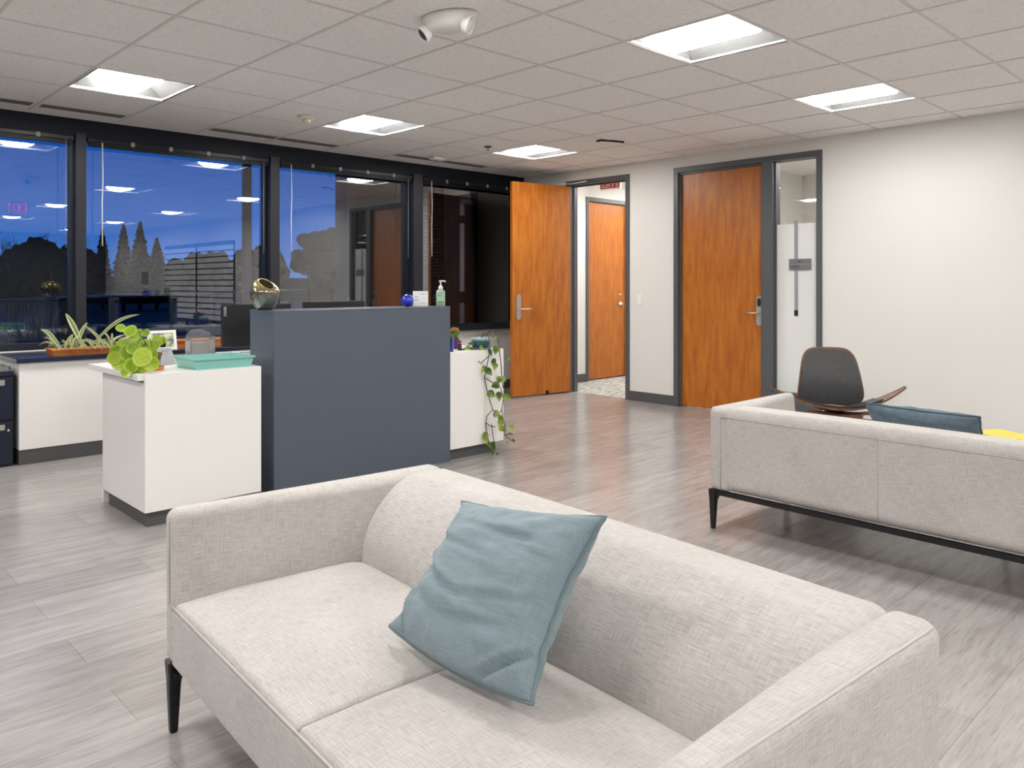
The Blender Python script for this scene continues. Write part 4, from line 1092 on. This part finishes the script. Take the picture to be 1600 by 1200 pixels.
# ------------------------------------------------------------------ cushions
def cushion(name, c, thick, label, pipe, mm, folds=(), pinch=(.07, .07, .07, .07), seed=1, grid=56):
    TL, TR, BR, BL = [Vector(p) for p in c]
    ctr = (TL+TR+BR+BL)/4
    nrm = ((TR-BL).cross(TL-BR)).normalized()
    if nrm.dot(Vector((0, 0, CAMH))-ctr) < 0: nrm = -nrm
    def P(u, v, side):
        pu = pinch[0] if u < 0 else pinch[1]; pv = pinch[2] if v < 0 else pinch[3]
        uu = u*(1-pu*(1-v*v)*abs(u)**2); vv = v*(1-pv*(1-u*u)*abs(v)**2)
        a, b = (uu+1)/2, (vv+1)/2
        p = (BL*(1-a)+BR*a)*(1-b) + (TL*(1-a)+TR*a)*b
        h = max(0, (1-u*u)*(1-v*v))**.42*thick
        w_ = noise.noise(Vector((u*1.7+seed, v*4.2, side*3)))*.10 + noise.noise(Vector((u*3+seed*2, v*9+u*2, side)))*.045
        edge = (1-(1-u*u)*(1-v*v))
        wr = noise.noise(Vector((u*7+seed, v*7, 5*side)))*.10*edge
        hh = h*(1 + w_ + wr)
        for (x1, y1, x2, y2, wd, dp) in folds:
            dx, dy = x2-x1, y2-y1; L2 = math.hypot(dx, dy); nx, ny = -dy/L2, dx/L2
            dist = (u-x1)*nx + (v-y1)*ny; al = ((u-x1)*dx+(v-y1)*dy)/L2/L2
            if -.1 < al < 1.1: hh -= dp*math.exp(-(dist/wd)**2)*math.sin(PI*max(0, min(1, al)))**.5 - .5*dp*math.exp(-((dist-2*wd)/wd)**2)*math.sin(PI*max(0, min(1, al)))**.5
        e_ = .006*noise.noise(Vector((u*5+seed, v*5, 9)))*edge
        return p + nrm*(side*hh + e_)
    V, Fc = [], []; G = grid; idx = {}
    for side in (1, -1):
        for i in range(G+1):
            for j in range(G+1):
                bd = i in (0, G) or j in (0, G)
                if side < 0 and bd: idx[(side, i, j)] = idx[(1, i, j)]; continue
                u = math.sin((-1+2*i/G)*PI/2); v = math.sin((-1+2*j/G)*PI/2)
                u = .5*u+.5*(-1+2*i/G); v = .5*v+.5*(-1+2*j/G)
                p = P(u, v, side)
                if bd: p = (P(u, v, 1)+P(u, v, -1))/2
                idx[(side, i, j)] = len(V); V.append(p)
        for i in range(G):
            for j in range(G):
                q_ = [idx[(side, i, j)], idx[(side, i+1, j)], idx[(side, i+1, j+1)], idx[(side, i, j+1)]]
                Fc.append(q_ if side > 0 else q_[::-1])
    zmin = min(p.z for p in V)
    org = Vector((ctr.x, ctr.y, zmin))
    t = empty(name, org, 0, label, 'cushion')
    UVs = []
    ex = (BR-BL).normalized(); ey = (TL-BL).normalized()
    for p in V: UVs.append(((p-org).dot(ex), (p-org).dot(ey)))
    bmx = (([p-org for p in V]), Fc, UVs)
    o = obj('cover', bmx, mm, t, True)
    ring = [V[idx[(1, i, 0)]] for i in range(G)] + [V[idx[(1, G, j)]] for j in range(G)] + [V[idx[(1, i, G)]] for i in range(G, 0, -1)] + [V[idx[(1, 0, j)]] for j in range(G, 0, -1)]
    bm = bmesh.new(); tube(bm, [p-org for p in ring], .0042, 8, closed=True)
    bmesh.ops.recalc_face_normals(bm, faces=bm.faces)
    obj('piping', bm, pipe, t, True)
    return t
cushion('cushion', [at(722, 784, 1.97), at(946, 808, 1.53), at(832, 1100, 1.455), at(609, 978, 1.80)], .078,
        'dusty teal square cushion leaning on the back of the foreground sofa', M['teal_pipe'], M['teal_cloth'],
        folds=[(.42, -.98, 1.0, -.56, .028, .016), (-1.0, -.42, -.62, -1.0, .045, .026), (-1.0, .1, -.3, -.25, .05, .012), (-.9, .35, .2, .2, .04, .007), (.0, -.3, .9, -.1, .04, .008), (-.2, -.6, .7, -.45, .04, .008), (.2, .45, .95, .35, .03, .005), (-.8, -.1, .1, -.35, .05, .010), (-.5, .6, .6, .5, .05, .006)], pinch=(.30, .13, -.10, .06))
cushion('cushion', [(3.90, 1.575, .630), (3.86, 1.06, .628), (4.02, 1.05, .415), (4.05, 1.56, .415)], .06,
        'dusty blue cushion with dark piping showing over the far sofa back', M['navy_pipe'], M['blue_cloth'], pinch=(.06,)*4, seed=4)

# ------------------------------------------------------------------ shell chair
ch = empty('shell_chair', (5.46, 2.40, 0), R(-143), 'three-legged shell chair in walnut and dark leather by the white wall', 'chair')
# local: +x is front, y is width
def shell_seat(th, shrink=1.0, zoff=0, umax=1.0):
    V, Fc = [], []; NU, NV = 40, 14
    def top(u, v):
        y = .46*u
        au = abs(u)
        half = (.20*(1-au**1.5) + .022)*shrink            # half depth, narrow at wing tips
        cx = .03 - .04*au**1.5
        x = cx + half*v
        z = .335 + .168*au**1.8 + .036*v*(1-au) + .008*v*v*(1-au)
        return Vector((x, y, z+zoff))
    idx = {}
    for s in (0, 1):
        for i in range(NU+1):
            for j in range(NV+1):
                u = (-1+2*i/NU)*umax; v = -1+2*j/NV; p = top(u, v); p.z -= th*s; idx[(s, i, j)] = len(V); V.append(p)
    for i in range(NU):
        for j in range(NV):
            Fc.append((idx[(0, i, j)], idx[(0, i, j+1)], idx[(0, i+1, j+1)], idx[(0, i+1, j)])[::-1]); Fc.append((idx[(1, i, j)], idx[(1, i, j+1)], idx[(1, i+1, j+1)], idx[(1, i+1, j)]))
        for j in (0, NV): Fc.append((idx[(0, i, j)], idx[(0, i+1, j)], idx[(1, i+1, j)], idx[(1, i, j)]))
    for j in range(NV):
        for i in (0, NU): Fc.append((idx[(0, i, j)], idx[(0, i, j+1)], idx[(1, i, j+1)], idx[(1, i, j)]))
    return (V, Fc)
def fixn(o):
    bm = bmesh.new(); bm.from_mesh(o.data); bmesh.ops.remove_doubles(bm, verts=bm.verts, dist=1e-5); bmesh.ops.recalc_face_normals(bm, faces=bm.faces); bm.to_mesh(o.data); bm.free()
o = obj('seat_shell', shell_seat(.014), M['walnut'], ch, 'auto'); fixn(o)
o = obj('seat_pad', shell_seat(.012, .90, .0125, .60), M['leather'], ch, 'auto'); fixn(o)
def back(th, grow, xoff):
    V, Fc = [], []; K = 40
    # superellipse trapezoid outline filled by rings
    def P(r, t):
        c_, s_ = math.cos(t), math.sin(t); n_ = 4.5
        a = (abs(c_)**(2/n_))*(1 if c_ > 0 else -1); b = (abs(s_)**(2/n_))*(1 if s_ > 0 else -1)
        a *= r; b *= r
        z = .542 + .208*b*grow
        y = a*(.246 - .068*(b+1)/2)*grow
        x = -.135 - .24*(z-.36) + .22*(y*y)*3.0*.6 - .10*(b-.2)**2*.3
        return Vector((x, y, z))
    idx = {}
    for s in (0, 1):
        V.append(P(0, 0)+Vector((xoff-th*s, 0, 0))); idx[(s, 0, 0)] = len(V)-1
        for r in range(1, 7):
            for k in range(K):
                p = P(r/6, 2*PI*k/K); 
                puff = 0
                V.append(p+Vector((xoff-th*s, 0, 0))); idx[(s, r, k)] = len(V)-1
        for k in range(K): Fc.append((idx[(s, 0, 0)], idx[(s, 1, k)], idx[(s, 1, (k+1) % K)]))
        for r in range(1, 6):
            for k in range(K): Fc.append((idx[(s, r, k)], idx[(s, r+1, k)], idx[(s, r+1, (k+1) % K)], idx[(s, r, (k+1) % K)]))
    for k in range(K): Fc.append((idx[(0, 6, k)], idx[(1, 6, k)], idx[(1, 6, (k+1) % K)], idx[(0, 6, (k+1) % K)]))
    return (V, Fc)
o = obj('backrest', back(.012, 1.0, 0), M['walnut'], ch, 'auto'); fixn(o)
o = obj('back_pad', back(.012, .945, .0125), M['leather'], ch, 'auto'); fixn(o)
def lam(pts, w0, th, side):   # laminated strip leg
    bm = bmesh.new(); pts = [Vector(p) for p in pts]; rg = []
    for i, p in enumerate(pts):
        t_ = (pts[min(i+1, len(pts)-1)]-pts[max(i-1, 0)]).normalized(); s_ = Vector(side); n_ = t_.cross(s_).normalized(); s_ = n_.cross(t_).normalized(); ww = w0*(1-.35*i/len(pts))
        rg.append([bm.verts.new(p+s_*a*ww+n_*b*th) for a, b in ((-1, -1), (1, -1), (1, 1), (-1, 1))])
    for A, B in zip(rg, rg[1:]):
        for k in range(4): bm.faces.new((A[k], A[(k+1) % 4], B[(k+1) % 4], B[k]))
    bm.faces.new(rg[0]); bm.faces.new(rg[-1]); bmesh.ops.recalc_face_normals(bm, faces=bm.faces); return bm
def bez(a, b, c, n=14): 
    a, b, c = Vector(a), Vector(b), Vector(c); return [a*(1-t)**2+b*2*t*(1-t)+c*t*t for t in [k/n for k in range(n+1)]]
for s in (-1, 1):
    o = obj('leg', lam([(.10, s*.02, .315), (.11, s*.12, .322)] + bez((.12, s*.17, .328), (.14, s*.30, .345), (.20, s*.29, 0)), .022, .009, (1, 0, 0)), M['walnut'], ch, 'auto')
o = obj('leg', lam([(.08, 0, .305), (-.06, 0, .302)] + bez((-.18, 0, .30), (-.30, 0, .29), (-.34, 0, 0)), .030, .009, (0, 1, 0)), M['walnut'], ch, 'auto')
obj('back_support', lam([(-.02, 0, .312), (-.14, 0, .315), (-.19, 0, .36), (-.215, 0, .44), (-.235, 0, .55)], .05, .007, (0, 1, 0)), M['walnut'], ch, 'auto')
obj('crossbar', box(.02, .16, -.14, .14, .300, .322, .004), M['walnut'], ch)

# coffee table with yellow magazine in front of the far sofa
tbl = empty('coffee_table', (4.685, .97, 0), 0, 'white round topped coffee table between the far sofa and the wall', 'table')
obj('tabletop', lathe([(.001, .385), (.31, .385), (.33, .393), (.31, .40), (.001, .40)], 48), M['white_lam'], tbl, 'auto')
for k in range(4):
    a = PI/4+k*PI/2; obj('leg', tubes([([(.20*math.cos(a), .20*math.sin(a), .384), (.25*math.cos(a), .25*math.sin(a), .0)], .012)]), M['black_metal'], tbl, True)
mz = empty('magazine', Vector((*at(1567, 678, 4.16).xy, .4135)), R(-34), 'bright yellow covered magazine lying beyond the far sofa', 'magazine')
mzz = mz.location.copy()
obj('cover', box(-.10, .10, -.13, .13, .0, .004), M['yellow'], mz); obj('pages', box(-.098, .098, -.128, .128, -.013, -.0002), M['paper'], mz)

# ================================================================== OUTSIDE
gr = struct(obj('ground', box(-60, 120, YW+.15, 160, -.35, -.2), M['ground']), 'dark paved ground outside the windows')
wg = tag(obj('building_wing', boxes([(4.62, 5.45, 7.35, 7.6, -.2, 4.2), (5.95, 11, 7.35, 7.6, -.2, 4.2), (5.45, 5.95, 7.45, 7.6, -.2, 4.2)]), M['wing']), 'dark clad wing of the building right outside the windows', 'building')
obj('louvre', boxes([(5.46, 5.94, 7.37, 7.44, .3+k*.04, .318+k*.04) for k in range(55)]), M['wing'], wg)
for za, zb in ((.45, .98), (1.12, 1.95), (2.05, 2.2)): obj('panel_strip', box(6.20, 6.26, 7.33, 7.349, za, zb), M['paper'], wg)
ps = tag(obj('canopy_post', box(3.98, 4.06, 8.45, 8.53, -.2, 4.0, .004), mat('post_grey', (.05, .055, .06), .5)), 'slim dark post standing outside the window left of the vase', 'post')
# railing
def railing():
    t = empty('railing', (0, 0, -.2), 0, 'black metal railing running outside the windows', 'railing')
    pth = [Vector((.2, 8.6, 1.23)), Vector((1.6, 8.9, 1.23)), Vector((4.1, 13.4, 1.23)), Vector((14, 25, 1.23))]
    obj('top_rail', tubes([(pth, .03), ([p-Vector((0, 0, 1.0)) for p in pth], .02)]), M['black_metal'], t, True)
    for a, b in zip(pth, pth[1:]):
        n = max(1, int((b-a).length/2.2))
        for i in range(n):
            p = a.lerp(b, i/n); obj('post', box(p.x-.035, p.x+.035, p.y-.035, p.y+.035, 0, 1.25), M['black_metal'], t)
    bl = []
    for a, b in zip(pth[:2], pth[1:3]):
        n = int((b-a).length/.12)
        for i in range(n): p = a.lerp(b, i/n); bl.append(([(p.x, p.y, .23), (p.x, p.y, 1.22)], .006))
    bal = obj('balusters', tubes(bl, 5), M['black_metal'], t); return t
railing()
# trees
def conifer(px, ptop, F, wpx, label):
    base = at(px, CYP, F); base.z = -.2; top = at(px, ptop, F).z; h = top-base.z; rad = wpx*F/FPX/2
    t = empty('conifer_tree', base, 0, label, 'tree', 'trees on the dusk horizon')
    bm = bmesh.new(); q_ = random.Random(int(px)); n = 26; tiers = 16; rings = []
    for i in range(tiers):
        u = i/tiers
        for kk, f in ((0, 1.0), (1, .62)):
            z = h*(.10+.90*u) + (0 if kk == 0 else h*.9/tiers*.75)
            r = rad*(1-u)**.85*f + .02
            rings.append([bm.verts.new((r*q_.uniform(.7, 1.25)*math.cos(2*PI*k/n), r*q_.uniform(.7, 1.25)*math.sin(2*PI*k/n), z+q_.uniform(-.1, .1))) for k in range(n)])
    tip = bm.verts.new((0, 0, h))
    for A, B in zip(rings, rings[1:]):
        for k in range(n): bm.faces.new((A[k], A[(k+1) % n], B[(k+1) % n], B[k]))
    for k in range(n): bm.faces.new((rings[-1][k], rings[-1][(k+1) % n], tip))
    obj('crown', bm, M['tree'], t); obj('trunk', tubes([([(0, 0, 0), (0, 0, h*.5)], rad*.12)]), M['tree'], t)
def leafy(px, ptop, F, wpx, label, seed=1, bare=False):
    base = at(px, CYP, F); base.z = -.2; top = at(px, ptop, F).z; h = top-base.z; rad = wpx*F/FPX/2
    t = empty('leafy_tree', base, 0, label, 'tree', 'trees on the dusk horizon'); q_ = random.Random(seed)
    if not bare:
        bm = bmesh.new()
        for k in range(26):
            a = q_.uniform(0, 2*PI); u = q_.uniform(-1, 1); s = math.sqrt(1-u*u)
            c0 = Vector((rad*.62*s*math.cos(a), rad*.62*s*math.sin(a), h*.58+h*.26*u)); g_ = bmesh.ops.create_icosphere(bm, subdivisions=3, radius=rad*q_.uniform(.25, .42))
            for v in g_['verts']: v.co = c0 + v.co*(1+.35*noise.noise((v.co+c0)*2.2/max(rad, .1)*3))
        obj('crown', bm, M['tree'], t, True)
    bm = bmesh.new()
    tube(bm, [(0, 0, 0), (.02, 0, h*.3), (0, 0, h*.6)], rad*.05, 6)
    def br(p, d, l, r, dep):
        e_ = p + d*l; tube(bm, [p, p.lerp(e_, .5)+Vector((q_.uniform(-1, 1), q_.uniform(-1, 1), 0))*l*.08, e_], r, 4, taper=lambda u: 1-.5*u)
        if dep:
            for k in range(3):
                nd = (d + Vector((q_.uniform(-1, 1), q_.uniform(-1, 1), q_.uniform(-.2, .9)))*.75).normalized(); br(p.lerp(e_, q_.uniform(.5, 1)), nd, l*q_.uniform(.55, .8), r*.55, dep-1)
    if bare:
        for k in range(9): br(Vector((0, 0, h*q_.uniform(.2, .45))), Vector((q_.uniform(-1, 1), q_.uniform(-1, 1), q_.uniform(.4, 1))).normalized(), h*.25, rad*.02, 3)
    obj('trunk', bm, M['tree'], t)
conifer(193, 348, 40, 44, 'pointed conifer beyond the railing, left of a matching pair')
conifer(219, 346, 42, 52, 'pointed conifer beyond the railing, right of a matching pair')
conifer(160, 358, 45, 40, 'dark conifer beside the window mullion')
conifer(245, 372, 44, 50, 'low conifer right of the tallest pair')
leafy(25, 330, 34, 130, 'bare branched tree in the leftmost window', 11, True)
leafy(80, 345, 27, 110, 'bare branched tree left of the mullion', 12, True)
leafy(40, 372, 45, 130, 'dark bushy tree behind the bare trees', 13)
leafy(110, 378, 56, 90, 'dark bushy tree behind the mullion', 14)
leafy(520, 344, 42, 90, 'broad leafy tree beside the dark building wing', 15)
leafy(483, 352, 44, 60, 'round leafy tree left of the broad one', 16)
leafy(415, 376, 46, 70, 'low leafy tree behind the bronze vase mullion', 17)
leafy(378, 380, 48, 60, 'low leafy tree behind the slim post', 18)
leafy(310, 392, 50, 110, 'low hedge of trees behind the slatted reflection', 19)
struct(obj('distant_bank', prism([(-60, -.2), (140, -.2), (140, 1.4), (100, 1.9), (60, 1.5), (30, 1.8), (0, 1.3), (-60, 1.6)], 2, 'y', 62), M['tree']), 'dark distant tree line')
